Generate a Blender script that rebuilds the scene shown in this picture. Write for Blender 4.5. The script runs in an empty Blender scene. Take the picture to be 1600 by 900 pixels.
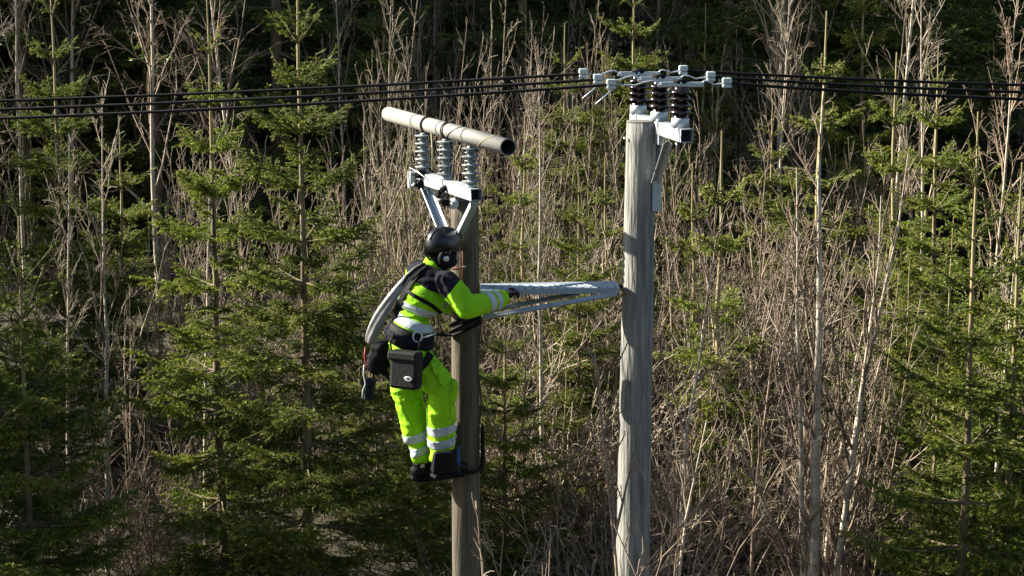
import bpy, bmesh, math, random
import numpy as np
from mathutils import Vector, Matrix, Quaternion, noise
from mathutils.bvhtree import BVHTree

random.seed(7)
rng = np.random.default_rng(11)
SC = bpy.context.scene
COL = SC.collection
R = math.radians

# ------------------------------------------------------------------ camera, sky, sun, exposure
PITCH, FPX, CZ = 10.0, 3111.0, 9.0
cam_d = bpy.data.cameras.new('camera')
cam = bpy.data.objects.new('camera', cam_d)
COL.objects.link(cam)
cam_d.sensor_width = 36.0
cam_d.lens = 36.0 * FPX / 1600.0
cam_d.clip_end = 2000.0
cam.location = (0, 0, CZ)
cam.rotation_euler = (R(90 - PITCH), 0, 0)
SC.camera = cam

SUN_EL, SUN_BACK = 29.0, 14.0          # elevation; degrees behind the picture plane, light from the left
to_sun = Vector((-math.cos(R(SUN_BACK)) * math.cos(R(SUN_EL)), math.sin(R(SUN_BACK)) * math.cos(R(SUN_EL)), math.sin(R(SUN_EL))))
w = bpy.data.worlds.new('World')
SC.world = w
w.use_nodes = True
nt = w.node_tree
bg = nt.nodes['Background']
sky = nt.nodes.new('ShaderNodeTexSky')
sky.sky_type = 'NISHITA'
sky.sun_disc = False
sky.sun_elevation = R(SUN_EL)
sky.sun_rotation = R(-(90 - SUN_BACK))
sky.air_density = 1.0
nt.links.new(sky.outputs['Color'], bg.inputs['Color'])
bg.inputs['Strength'].default_value = 0.05
sun_d = bpy.data.lights.new('sun', 'SUN')
sun_d.energy = 5.0
sun_d.angle = R(0.5)
sun_d.color = (1.0, 0.93, 0.80)
sun = bpy.data.objects.new('sun', sun_d)
COL.objects.link(sun)
sun.rotation_euler = (-to_sun).to_track_quat('-Z', 'Y').to_euler()
SC.view_settings.view_transform = 'Standard'
SC.view_settings.look = 'None'
SC.view_settings.exposure = 1.85
SC.view_settings.gamma = 1.0
SC.cycles.max_bounces = 5
SC.cycles.diffuse_bounces = 3
SC.cycles.glossy_bounces = 2
SC.cycles.transmission_bounces = 2

# ------------------------------------------------------------------ pixel <-> place helpers (1600 x 900 photograph)
cp, sp = math.cos(R(PITCH)), math.sin(R(PITCH))
FWD, UPV = Vector((0, cp, -sp)), Vector((0, sp, cp))
def at(px, py, Y):
    d = FWD + Vector((1, 0, 0)) * ((px - 800) / FPX) + UPV * (-(py - 450) / FPX)
    return Vector((0, 0, CZ)) + d * (Y / d.y)
def proj(p):
    q = Vector(p) - Vector((0, 0, CZ))
    d = q.dot(FWD)
    return 800 + FPX * q.x / d, 450 - FPX * q.dot(UPV) / d

# ------------------------------------------------------------------ materials
def mat(name, col, rough=0.6, metal=0.0, var=None, scale=8.0, stretch=(1, 1, 1), bump=0.0, bscale=40.0, coat=0.0, trans=0.0, objvar=0.0, coords='Object', spec=0.5):
    m = bpy.data.materials.new(name)
    m.use_nodes = True
    n, l = m.node_tree.nodes, m.node_tree.links
    b = n['Principled BSDF']
    b.inputs['Base Color'].default_value = (*col, 1)
    b.inputs['Roughness'].default_value = rough
    b.inputs['Metallic'].default_value = metal
    b.inputs['Coat Weight'].default_value = coat
    b.inputs['Specular IOR Level'].default_value = spec
    tc = n.new('ShaderNodeTexCoord')
    mp = n.new('ShaderNodeMapping')
    mp.inputs['Scale'].default_value = stretch
    l.new(tc.outputs[coords], mp.inputs['Vector'])
    csock = None
    if var is not None:
        nz = n.new('ShaderNodeTexNoise')
        nz.inputs['Scale'].default_value = scale
        nz.inputs['Detail'].default_value = 6
        nz.inputs['Roughness'].default_value = 0.65
        l.new(mp.outputs['Vector'], nz.inputs['Vector'])
        r = n.new('ShaderNodeValToRGB')
        r.color_ramp.elements[0].position = 0.32
        r.color_ramp.elements[1].position = 0.68
        r.color_ramp.elements[0].color = (*col, 1)
        r.color_ramp.elements[1].color = (*var, 1)
        l.new(nz.outputs['Fac'], r.inputs['Fac'])
        csock = r.outputs['Color']
        l.new(csock, b.inputs['Base Color'])
    if objvar > 0:
        oi = n.new('ShaderNodeObjectInfo')
        hs = n.new('ShaderNodeHueSaturation')
        mr = n.new('ShaderNodeMapRange')
        mr.inputs['To Min'].default_value = 1 - objvar
        mr.inputs['To Max'].default_value = 1 + objvar
        l.new(oi.outputs['Random'], mr.inputs['Value'])
        l.new(mr.outputs['Result'], hs.inputs['Value'])
        if csock is None:
            hs.inputs['Color'].default_value = (*col, 1)
        else:
            l.new(csock, hs.inputs['Color'])
        csock = hs.outputs['Color']
        l.new(csock, b.inputs['Base Color'])
    if bump > 0:
        nb = n.new('ShaderNodeTexNoise')
        nb.inputs['Scale'].default_value = bscale
        nb.inputs['Detail'].default_value = 5
        l.new(mp.outputs['Vector'], nb.inputs['Vector'])
        bp = n.new('ShaderNodeBump')
        bp.inputs['Strength'].default_value = bump
        bp.inputs['Distance'].default_value = 0.02
        l.new(nb.outputs['Fac'], bp.inputs['Height'])
        l.new(bp.outputs['Normal'], b.inputs['Normal'])
    if trans > 0:
        tr = n.new('ShaderNodeBsdfTranslucent')
        if csock is None:
            tr.inputs['Color'].default_value = (*col, 1)
        else:
            l.new(csock, tr.inputs['Color'])
        mx = n.new('ShaderNodeMixShader')
        mx.inputs['Fac'].default_value = trans
        l.new(b.outputs['BSDF'], mx.inputs[1])
        l.new(tr.outputs['BSDF'], mx.inputs[2])
        l.new(mx.outputs['Shader'], n['Material Output'].inputs['Surface'])
    return m

M = {}
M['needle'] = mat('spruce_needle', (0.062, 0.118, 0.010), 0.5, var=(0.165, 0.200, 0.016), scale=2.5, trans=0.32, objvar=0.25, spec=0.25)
M['shoot'] = mat('spruce_young_shoot', (0.22, 0.28, 0.030), 0.55, var=(0.30, 0.31, 0.055), scale=3.0, trans=0.3, objvar=0.2)
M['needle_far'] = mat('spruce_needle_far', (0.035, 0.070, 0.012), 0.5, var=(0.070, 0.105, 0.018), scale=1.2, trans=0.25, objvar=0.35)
M['bark_spruce'] = mat('spruce_bark', (0.06, 0.045, 0.028), 0.85, var=(0.22, 0.17, 0.09), scale=9, stretch=(1, 1, 0.3), bump=0.4, bscale=60)
M['leader'] = mat('spruce_leader_bark', (0.22, 0.20, 0.08), 0.7, var=(0.30, 0.22, 0.11), scale=12)
M['bark_birch'] = mat('birch_bark', (0.56, 0.51, 0.41), 0.7, var=(0.24, 0.18, 0.125), scale=7, stretch=(1, 1, 1.6), bump=0.2, bscale=40, objvar=0.15)
M['bark_brown'] = mat('sapling_bark_brown', (0.11, 0.075, 0.05), 0.75, var=(0.30, 0.225, 0.155), scale=6, objvar=0.3)
M['bark_tan'] = mat('sapling_bark_tan', (0.36, 0.295, 0.205), 0.75, var=(0.14, 0.105, 0.07), scale=5, objvar=0.3)
M['bark_olive'] = mat('sapling_bark_olive', (0.20, 0.21, 0.09), 0.75, var=(0.34, 0.31, 0.17), scale=5, objvar=0.25)
M['grass'] = mat('dry_grass_stalk', (0.16, 0.12, 0.075), 0.8, var=(0.36, 0.29, 0.20), scale=3, trans=0.2)
M['moss'] = mat('green_undergrowth', (0.06, 0.09, 0.025), 0.7, var=(0.12, 0.13, 0.045), scale=2, trans=0.25)
M['soil'] = mat('forest_floor', (0.025, 0.022, 0.013), 0.95, var=(0.060, 0.05, 0.028), scale=1.6, bump=0.8, bscale=9)

# ------------------------------------------------------------------ mesh helpers
def np_mesh(name, V, T, mi=None, mats=(), smooth=False):
    me = bpy.data.meshes.new(name)
    V = np.ascontiguousarray(V, dtype=np.float32)
    T = np.ascontiguousarray(T, dtype=np.int32)
    me.vertices.add(len(V)); me.vertices.foreach_set('co', V.ravel())
    me.loops.add(T.size); me.loops.foreach_set('vertex_index', T.ravel())
    me.polygons.add(len(T))
    me.polygons.foreach_set('loop_start', np.arange(0, T.size, 3, dtype=np.int32))
    me.polygons.foreach_set('loop_total', np.full(len(T), 3, dtype=np.int32))
    if mi is not None:
        me.polygons.foreach_set('material_index', np.ascontiguousarray(mi, dtype=np.int32))
    if smooth:
        me.polygons.foreach_set('use_smooth', np.ones(len(T), dtype=bool))
    for m in mats: me.materials.append(m)
    me.update(calc_edges=True)
    me.validate()
    return me

def link(name, me, parent=None):
    o = bpy.data.objects.new(name, me)
    COL.objects.link(o)
    if parent is not None: o.parent = parent
    return o

def tag(o, label=None, cat=None, group=None, kind=None):
    if label: o['label'] = label
    if cat: o['category'] = cat
    if group: o['group'] = group
    if kind: o['kind'] = kind
    return o

def empty(name, loc, label, cat, group=None, rz=0.0):
    o = bpy.data.objects.new(name, None)
    COL.objects.link(o)
    o.location = loc; o.rotation_euler = (0, 0, rz); o.empty_display_size = 0.1
    return tag(o, label, cat, group)

class MB:
    """collects simple shapes in WORLD coordinates, builds one mesh object"""
    def __init__(s): s.bm = bmesh.new()
    def box(s, c, ax, ay, az, bev=0.0):
        """centre and three half-axis vectors"""
        c, ax, ay, az = Vector(c), Vector(ax), Vector(ay), Vector(az)
        vs = [s.bm.verts.new(c + ax * i + ay * j + az * k) for i in (-1, 1) for j in (-1, 1) for k in (-1, 1)]
        fs = [s.bm.faces.new([vs[i] for i in q]) for q in ((0, 1, 3, 2), (4, 6, 7, 5), (0, 4, 5, 1), (2, 3, 7, 6), (0, 2, 6, 4), (1, 5, 7, 3))]
        if bev > 0:
            es = list({e for f in fs for e in f.edges})
            bmesh.ops.bevel(s.bm, geom=es, offset=bev, segments=2, affect='EDGES', profile=0.5)
        return s
    def tube(s, pts, rad, n=10, cap=True):
        pts = [Vector(p) for p in pts]
        if not hasattr(rad, '__len__'): rad = [rad] * len(pts)
        rings, ref = [], None
        for i, p in enumerate(pts):
            t = (pts[min(i + 1, len(pts) - 1)] - pts[max(i - 1, 0)]).normalized()
            if ref is None:
                ref = Vector((0, 0, 1)) if abs(t.z) < 0.9 else Vector((1, 0, 0))
            a = (ref - t * ref.dot(t)).normalized(); b = t.cross(a); ref = a
            rings.append([s.bm.verts.new(p + (a * math.cos(2 * math.pi * k / n) + b * math.sin(2 * math.pi * k / n)) * rad[i]) for k in range(n)])
        for r0, r1 in zip(rings, rings[1:]):
            for k in range(n):
                f = s.bm.faces.new((r0[k], r0[(k + 1) % n], r1[(k + 1) % n], r1[k])); f.smooth = True
        if cap:
            s.bm.faces.new(list(reversed(rings[0]))); s.bm.faces.new(rings[-1])
        return s
    def lathe(s, base, axis, prof, n=24, smooth=True):
        """prof: list of (height, radius) along axis from base"""
        base, axis = Vector(base), Vector(axis).normalized()
        ref = Vector((1, 0, 0)) if abs(axis.x) < 0.9 else Vector((0, 1, 0))
        a = (ref - axis * ref.dot(axis)).normalized(); b = axis.cross(a)
        rings = [[s.bm.verts.new(base + axis * h + (a * math.cos(2 * math.pi * k / n) + b * math.sin(2 * math.pi * k / n)) * max(r, 1e-4)) for k in range(n)] for h, r in prof]
        for r0, r1 in zip(rings, rings[1:]):
            for k in range(n):
                f = s.bm.faces.new((r0[k], r0[(k + 1) % n], r1[(k + 1) % n], r1[k])); f.smooth = smooth
        s.bm.faces.new(list(reversed(rings[0]))); s.bm.faces.new(rings[-1])
        return s
    def ball(s, c, ax, ay, az, seg=16, ring=10):
        c, ax, ay, az = Vector(c), Vector(ax), Vector(ay), Vector(az)
        vs = [s.bm.verts.new(c - az)]
        for j in range(1, ring):
            th = math.pi * j / ring - math.pi / 2
            for k in range(seg):
                a = 2 * math.pi * k / seg
                vs.append(s.bm.verts.new(c + (ax * math.cos(a) + ay * math.sin(a)) * math.cos(th) + az * math.sin(th)))
        vs.append(s.bm.verts.new(c + az))
        F = s.bm.faces.new
        for k in range(seg):
            k2 = (k + 1) % seg
            fs = [F((vs[0], vs[1 + k2], vs[1 + k]))]
            for j in range(ring - 2):
                o = 1 + j * seg
                fs.append(F((vs[o + k], vs[o + k2], vs[o + seg + k2], vs[o + seg + k])))
            o = 1 + (ring - 2) * seg
            fs.append(F((vs[o + k], vs[o + k2], vs[-1])))
            for f in fs: f.smooth = True
        return s
    def chain(s, pts, rads, step=0.35):
        """overlapping balls along a tapered chain (for voxel union)"""
        pts = [Vector(p) for p in pts]
        for (p, q, a, b) in zip(pts, pts[1:], rads, rads[1:]):
            L = (q - p).length
            n = max(2, int(L / (min(a, b) * step)) + 1)
            for i in range(n + 1):
                t = i / n; r = a + (b - a) * t
                s.ball(p.lerp(q, t), (r, 0, 0), (0, r, 0), (0, 0, r), 12, 8)
        return s
    def mesh(s, name):
        bmesh.ops.recalc_face_normals(s.bm, faces=s.bm.faces)
        me = bpy.data.meshes.new(name); s.bm.to_mesh(me); s.bm.free(); return me
    def build(s, name, m, parent=None, origin=None):
        me = s.mesh(name)
        if m is not None:
            for x in (m if isinstance(m, (list, tuple)) else [m]): me.materials.append(x)
        o = bpy.data.objects.new(name, me); COL.objects.link(o)
        if parent is not None:
            o.parent = parent
            W = world_mat(parent)
            me.transform(W.inverted())
        elif origin is not None:
            me.transform(Matrix.Translation(-Vector(origin))); o.location = origin
        return o

def world_mat(o):
    m = Matrix.LocRotScale(o.location, o.rotation_euler, o.scale)
    return world_mat(o.parent) @ m if o.parent else m

def basis(d, hint=(0, 0, 1)):
    d = Vector(d).normalized(); h = Vector(hint)
    a = (h - d * h.dot(d)).normalized()
    return d, a, d.cross(a)

# ------------------------------------------------------------------ terrain
def ground_z(x, y):
    t = min(max((y - 14.2) / 5.8, 0.0), 1.0)
    t = t * t * (3 - 2 * t)
    z = 2.9 * t + max(0.0, y - 20) * 0.115 + max(0.0, y - 60) * 0.12
    return z + 0.25 * math.sin(x * 0.5 + 1.3) * t + 0.12 * math.sin(x * 1.7 + y * 0.9)
xs = np.concatenate([np.linspace(-400, -30, 12), np.linspace(-27, 27, 73), np.linspace(30, 400, 12)])
ys = np.concatenate([np.linspace(-300, 6, 14), np.linspace(8, 70, 78), np.linspace(75, 600, 16)])
V = np.array([(x, y, ground_z(x, y)) for y in ys for x in xs])
nx = len(xs)
T = []
for j in range(len(ys) - 1):
    for i in range(nx - 1):
        a = j * nx + i
        T += [(a, a + 1, a + nx + 1), (a, a + nx + 1, a + nx)]
g = link('ground', np_mesh('ground', V, T, mats=[M['soil']], smooth=True))
tag(g, kind='structure')

# ------------------------------------------------------------------ vegetation: vectorised branching
def nrm(v): return v / np.maximum(np.linalg.norm(v, axis=-1, keepdims=True), 1e-9)
REF = nrm(np.array([0.31, 0.87, 0.38]))
def tubes(P, r0, r1, sides=3):
    """P (K,N,3); radius r0->r1 (K,) ; returns verts, tris"""
    K, N, _ = P.shape
    if K == 0: return np.zeros((0, 3)), np.zeros((0, 3), int)
    t = nrm(np.gradient(P, axis=1))
    a = nrm(np.cross(t, REF)); b = np.cross(t, a)
    tau = np.linspace(0, 1, N)
    rad = r0[:, None] * (1 - tau) + r1[:, None] * tau
    ang = 2 * np.pi * np.arange(sides) / sides
    ring = a[:, :, None, :] * np.cos(ang)[None, None, :, None] + b[:, :, None, :] * np.sin(ang)[None, None, :, None]
    Vv = P[:, :, None, :] + ring * rad[:, :, None, None]
    idx = np.arange(K * N * sides).reshape(K, N, sides)
    q0, q1 = idx[:, :-1, :], idx[:, 1:, :]
    q0n, q1n = np.roll(q0, -1, axis=2), np.roll(q1, -1, axis=2)
    Tt = np.concatenate([np.stack([q0, q0n, q1n], -1).reshape(-1, 3), np.stack([q0, q1n, q1], -1).reshape(-1, 3)])
    return Vv.reshape(-1, 3), Tt
def join(parts):
    Vs, Ts, Ms, off = [], [], [], 0
    for V_, T_, m_ in parts:
        Vs.append(V_); Ts.append(T_ + off); Ms.append(np.full(len(T_), m_)); off += len(V_)
    return np.concatenate(Vs), np.concatenate(Ts), np.concatenate(Ms)
def interp(P, k, s):
    """points and tangents on axes k at parameter s"""
    N = P.shape[1]
    f = np.clip(s, 0, 0.9999) * (N - 1); i = f.astype(int); u = (f - i)[..., None]
    p0, p1 = P[k, i], P[k, i + 1]
    return p0 * (1 - u) + p1 * u, nrm(p1 - p0)
def grow(P, Lp, M_, s0, s1, ang, lenf, minlen, maxlen, N=5, mode='flat', lift=0.0, bend=(0, 0, 0), rnd=0.15, jit=0.1):
    """children along axes; mode flat: alternate in the branch plane, mode round: any side"""
    K = len(P)
    if K == 0: return np.zeros((0, N, 3)), np.zeros(0), np.zeros(0, int), np.zeros(0)
    s = np.linspace(s0, s1, M_)[None, :] + rng.uniform(-jit, jit, (K, M_)) * (s1 - s0) / M_ * 2
    s = np.clip(s, 0.02, 0.98)
    k = np.repeat(np.arange(K), M_); s = s.ravel()
    L = lenf(s, Lp[k]) * rng.uniform(0.65, 1.15, len(s))
    ok = L > minlen
    k, s, L = k[ok], s[ok], np.minimum(L[ok], maxlen)
    p, t = interp(P, k, s)
    if mode == 'flat':
        side = nrm(np.cross(t, np.array([0, 0, 1.0])) + rng.normal(0, 0.15, t.shape))
        side *= np.where(np.arange(len(s)) % 2 == 0, 1.0, -1.0)[:, None]
    else:
        v = rng.normal(0, 1, t.shape); side = nrm(v - t * np.sum(v * t, -1, keepdims=True))
    a = np.radians(ang + rng.normal(0, 8, len(s)))[:, None]
    d = nrm(t * np.cos(a) + side * np.sin(a) + np.array([0, 0, lift]) + rng.normal(0, rnd, t.shape))
    tau = np.linspace(0, 1, N)[None, :, None]
    bv = np.array(bend)[None, :] + rng.normal(0, rnd, t.shape)
    C_ = p[:, None, :] + L[:, None, None] * (d[:, None, :] * tau + bv[:, None, :] * tau ** 2)
    C_ = C_ + rng.normal(0, 0.02, C_.shape) * L[:, None, None] * tau
    return C_, L, k, s
def needles(P, L, lo, density, nl, nw, cap=None):
    """needle triangles along axes; lo = start parameter per axis"""
    L_eff = L * (1 - lo)
    cnt = np.maximum(1, (L_eff * density).astype(int))
    k = np.repeat(np.arange(len(P)), cnt)
    s = lo[k] + (1 - lo[k]) * rng.uniform(0, 1, len(k))
    p, t = interp(P, k, s)
    v = rng.normal(0, 1, t.shape); rad = nrm(v - t * np.sum(v * t, -1, keepdims=True))
    rad = nrm(rad + np.array([0, 0, 0.25]))
    d = nrm(t * 0.75 + rad * 0.8)
    ww = nrm(np.cross(d, rng.normal(0, 1, d.shape))) * (nw / 2)
    l = nl * rng.uniform(0.7, 1.2, (len(k), 1))
    Vv = np.stack([p + ww, p - ww, p + d * l], 1).reshape(-1, 3)
    return Vv, np.arange(len(Vv)).reshape(-1, 3), s

def spruce_mesh(H, seed, spread=0.30, lmax=1.5, whorl=0.40, dens=250, clear=0.3, nl=0.021, nw=0.0072, nb=(5, 7), r0=None, far=False, droop=0.0, m1=30, m2=9):
    global rng
    rng = np.random.default_rng(seed)
    r0 = r0 or 0.0072 * H + 0.010
    n = 14
    zt = np.linspace(0, H, n)
    wob = np.cumsum(rng.normal(0, 0.006, (n, 2)), axis=0)
    tp = np.stack([wob[:, 0], wob[:, 1], zt], 1)
    hs, z = [], H - 0.55
    while z > clear:
        hs.append(z); z -= whorl * rng.uniform(0.75, 1.15)
    bp, bl, bz = [], [], []
    for i, h in enumerate(hs):
        k = rng.integers(nb[0], nb[1] + 1) if i > 0 else rng.integers(4, 6)
        a0 = rng.uniform(0, 6.28)
        extra = [(h, False)] * k + ([(h - whorl * rng.uniform(0.25, 0.75), True) for _ in range(3)] if i > 1 else [])
        for j, (hh, minor) in enumerate(extra):
            if hh < clear * 0.7: continue
            az = a0 + j * 6.283 / k + rng.normal(0, 0.25)
            rel = (H - hh) / H
            L = min(spread * (H - hh) + 0.20, lmax) * rng.uniform(0.7, 1.12) * (0.5 if minor else 1.0)
            if minor and rel < 0.2 and rng.uniform() < 0.7: continue
            if rel > 0.75: L *= 0.85
            e = np.interp(rel, [0.05, 0.15, 0.3, 0.5, 1.0], [58, 42, 22, 6, -14]) - droop + rng.normal(0, 6)
            e = math.radians(e)
            d = np.array([math.cos(az) * math.cos(e), math.sin(az) * math.cos(e), math.sin(e)])
            tau = np.linspace(0, 1, 7)[:, None]
            x = np.interp(hh, zt, tp[:, 0]); y = np.interp(hh, zt, tp[:, 1])
            sag = -0.22 * rel
            up = np.array([0, 0, 1.0])
            p = np.array([x, y, hh]) + L * (d * tau + up * (sag * tau + (0.30 * rel + 0.08) * tau ** 2.4)) + rng.normal(0, 0.012, (7, 3)) * tau
            bp.append(p); bl.append(L); bz.append(rel)
    bp, bl, bz = np.array(bp), np.array(bl), np.array(bz)
    l1, L1, k1, s1 = grow(bp, bl, m1, 0.14, 0.97, 52, lambda s, L: 0.56 * L * (1.02 - s) ** 0.8 * np.minimum(1, 0.35 + s * 2.2), 0.035, 0.55, N=4, mode='flat', lift=-0.05, bend=(0, 0, -0.12), rnd=0.10)
    ok = rng.uniform(0, 1, len(l1)) < np.interp(bz[k1], [0.08, 0.16, 0.26], [0.06, 0.35, 1.0])
    l1, L1, k1 = l1[ok], L1[ok], k1[ok]
    l2, L2, k2, s2 = grow(l1, L1, m2, 0.2, 0.95, 48, lambda s, L: 0.5 * L * (1.05 - s), 0.045, 0.25, N=3, mode='flat', lift=-0.12, bend=(0, 0, -0.1), rnd=0.15)
    z0 = np.zeros
    wood = [tubes(bp, np.minimum(0.004 + bl * 0.009, 0.02), np.full(len(bp), 0.003), 4) + (0,),
            tubes(l1, np.full(len(l1), 0.004), np.full(len(l1), 0.0025), 3) + (0,)]
    needle = []
    lo0 = np.where(bz < 0.2, 0.05, 0.35)
    for (A, LL, lo, rel) in ((bp, bl, lo0, bz), (l1, L1, np.full(len(l1), 0.0), bz[k1]), (l2, L2, np.full(len(l2), 0.0), bz[k1][k2] if len(k2) else z0(0))):
        if len(A) == 0: continue
        Vn, Tn, sn = needles(A, LL, lo, dens, nl, nw)
        needle.append((Vn, Tn, sn))
    # leader: bottle brush
    ld = np.array([[tp[-3], tp[-2], tp[-1]]])
    ld = np.stack([np.linspace(0, 1, 4)[:, None] * (tp[-1] - [*tp[-2, :2], H - 0.6]) + [*tp[-2, :2], H - 0.6]])
    Vn, Tn, sn = needles(ld, np.array([0.6]), np.array([0.25]), dens * 0.7, nl * 0.8, nw * 0.7)
    parts, off = list(wood), 0
    for i, (Vn_, Tn_, sn_) in enumerate(needle):
        young = sn_ > (0.72 if i == 0 else 0.80)
        used = Vn_.reshape(-1, 9)
        for msk, mi in ((~young, 1), (young, 2)):
            vv = used[msk].reshape(-1, 3)
            parts.append((vv, np.arange(len(vv)).reshape(-1, 3), mi))
    parts.append((Vn, Tn, 2))
    Vc, Tc, Mc = join(parts)
    tr = tubes(np.array([tp]), np.array([r0]), np.array([0.006]), 9)
    zc = tr[0][tr[1]][:, :, 2].mean(1)
    tm = np.where(zc > H - 1.6, 1, 0)
    nm = M['needle_far'] if far else M['needle']
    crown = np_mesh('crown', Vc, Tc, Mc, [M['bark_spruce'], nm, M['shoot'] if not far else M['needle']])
    trunk = np_mesh('trunk', tr[0], tr[1], tm, [M['bark_spruce'], M['leader']], True)
    return trunk, crown, H

def bare_tree_mesh(H, seed, kind='birch', stems=1, r0=0.03, bark=None, twig=None, nb=16, lean=0.06, ang=38, lenf=0.42, droop=-0.05, dense=9, first=0.25, twr=0.0037, spreadr=0.06, nb2=7):
    global rng
    rng = np.random.default_rng(seed)
    N0 = 10
    S, SL = [], []
    for i in range(stems):
        h = H * (1 if i == 0 else rng.uniform(0.6, 0.95))
        az = rng.uniform(0, 6.28) + i * 2.4
        le = lean * (0.6 if stems == 1 else rng.uniform(0.6, 2.6))
        tau = np.linspace(0, 1, N0)[:, None]
        d = np.array([math.cos(az) * le, math.sin(az) * le, 1.0])
        b0 = np.array([math.cos(az), math.sin(az), 0]) * (spreadr * rng.uniform(0.2, 1) if stems > 1 else 0)
        p = b0 + h * (d * tau + np.array([rng.normal(0, lean * 0.7), rng.normal(0, lean * 0.7), 0]) * tau ** 2)
        p[:, :2] += np.cumsum(rng.normal(0, 0.007 * h, (N0, 2)) * 0.6, axis=0) * tau
        S.append(p); SL.append(h)
    S, SL = np.array(S), np.array(SL)
    rr = r0 * (SL / H) ** 1.2 * np.where(np.arange(len(SL)) == 0, 1.0, 0.62 if kind == 'birch' and stems > 4 and r0 > 0.04 else 1.0)
    b1, L1, k1, s1 = grow(S, SL, nb, first, 0.97, ang, lambda s, L: lenf * L * (1.08 - s) ** 0.9, 0.12, 2.2, N=6, mode='round', lift=0.22, bend=(0, 0, 0.16), rnd=0.13)
    b2, L2, k2, s2 = grow(b1, L1, nb2, 0.18, 0.98, 36, lambda s, L: 0.55 * L * (1.12 - s), 0.07, 0.9, N=5, mode='round', lift=0.12, bend=(0, 0, droop), rnd=0.18)
    b3, L3, k3, s3 = grow(b2, L2, dense, 0.15, 0.98, 34, lambda s, L: 0.5 * L * (1.15 - s), 0.06, 0.45, N=4, mode='round', lift=0.05, bend=(0, 0, droop * 1.5), rnd=0.22)
    rb1 = np.minimum(0.005 + 0.006 * L1, 0.4 * r0 + 0.003)
    tw = [tubes(b1, rb1, np.full(len(b1), twr * 0.8), 4) + (0,),
          tubes(b2, np.full(len(b2), twr * 1.15), np.full(len(b2), twr * 0.7), 3) + (1,),
          tubes(b3, np.full(len(b3), twr * 0.85), np.full(len(b3), twr * 0.55), 3) + (1,)]
    Vt, Tt, Mt = join(tw)
    tr = tubes(S, rr, np.full(len(S), 0.004), 7)
    return (np_mesh('trunk', tr[0], tr[1], None, [bark], True),
            np_mesh('branches', Vt, Tt, Mt, [twig or bark, twig or bark]), H)

def place_tree(name, proto, x, y, label, cat, group=None, rz=None, sc=1.0, height=None, dz=-0.05, crown_name='crown', tilt=(0, 0)):
    tr, cr, H = proto
    s = sc if height is None else height / H
    o = empty(name, (x, y, ground_z(x, y) + dz), label, cat, group)
    o.rotation_euler = (tilt[0], tilt[1], random.uniform(0, 6.28) if rz is None else rz)
    o.scale = (s, s, s)
    link('trunk', tr, o); c_ = link(crown_name, cr, o)
    if crown_name == 'branches': c_['kind'] = 'stuff'
    return o

def xw(px, Y): return (px - 800) / FPX * Y / cp        # close enough near the optical axis
# hero spruces, named one by one -----------------------------------------------------------------
SP = {}
SP['a'] = spruce_mesh(5.9, 101, spread=0.20, lmax=1.1, whorl=0.43, dens=460)
SP['b'] = spruce_mesh(7.6, 102, spread=0.235, lmax=1.45, whorl=0.43, dens=420)
SP['c'] = spruce_mesh(5.2, 103, spread=0.38, lmax=1.7, whorl=0.36, dens=380)
SP['d'] = spruce_mesh(5.4, 104, spread=0.24, lmax=1.1, whorl=0.43, dens=360)
SP['e'] = spruce_mesh(4.0, 105, spread=0.26, lmax=0.9, whorl=0.36, dens=360)
SP['s'] = spruce_mesh(3.0, 108, spread=0.20, lmax=0.5, whorl=0.38, dens=330, nb=(3, 5))
SP['k'] = spruce_mesh(5.8, 109, spread=0.23, lmax=1.05, whorl=0.44, dens=340, nl=0.026, nw=0.009, nb=(4, 6), m1=20, m2=7)
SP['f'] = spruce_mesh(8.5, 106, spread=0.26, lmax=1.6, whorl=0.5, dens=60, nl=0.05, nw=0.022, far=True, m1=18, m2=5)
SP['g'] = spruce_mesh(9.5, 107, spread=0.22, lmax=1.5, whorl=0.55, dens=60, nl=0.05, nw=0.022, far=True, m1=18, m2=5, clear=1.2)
def top_h(px, py, Y): # height a tree at this place needs so that its top reaches the pixel
    return at(px, py, Y).z - ground_z(xw(px, Y), Y)
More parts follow.
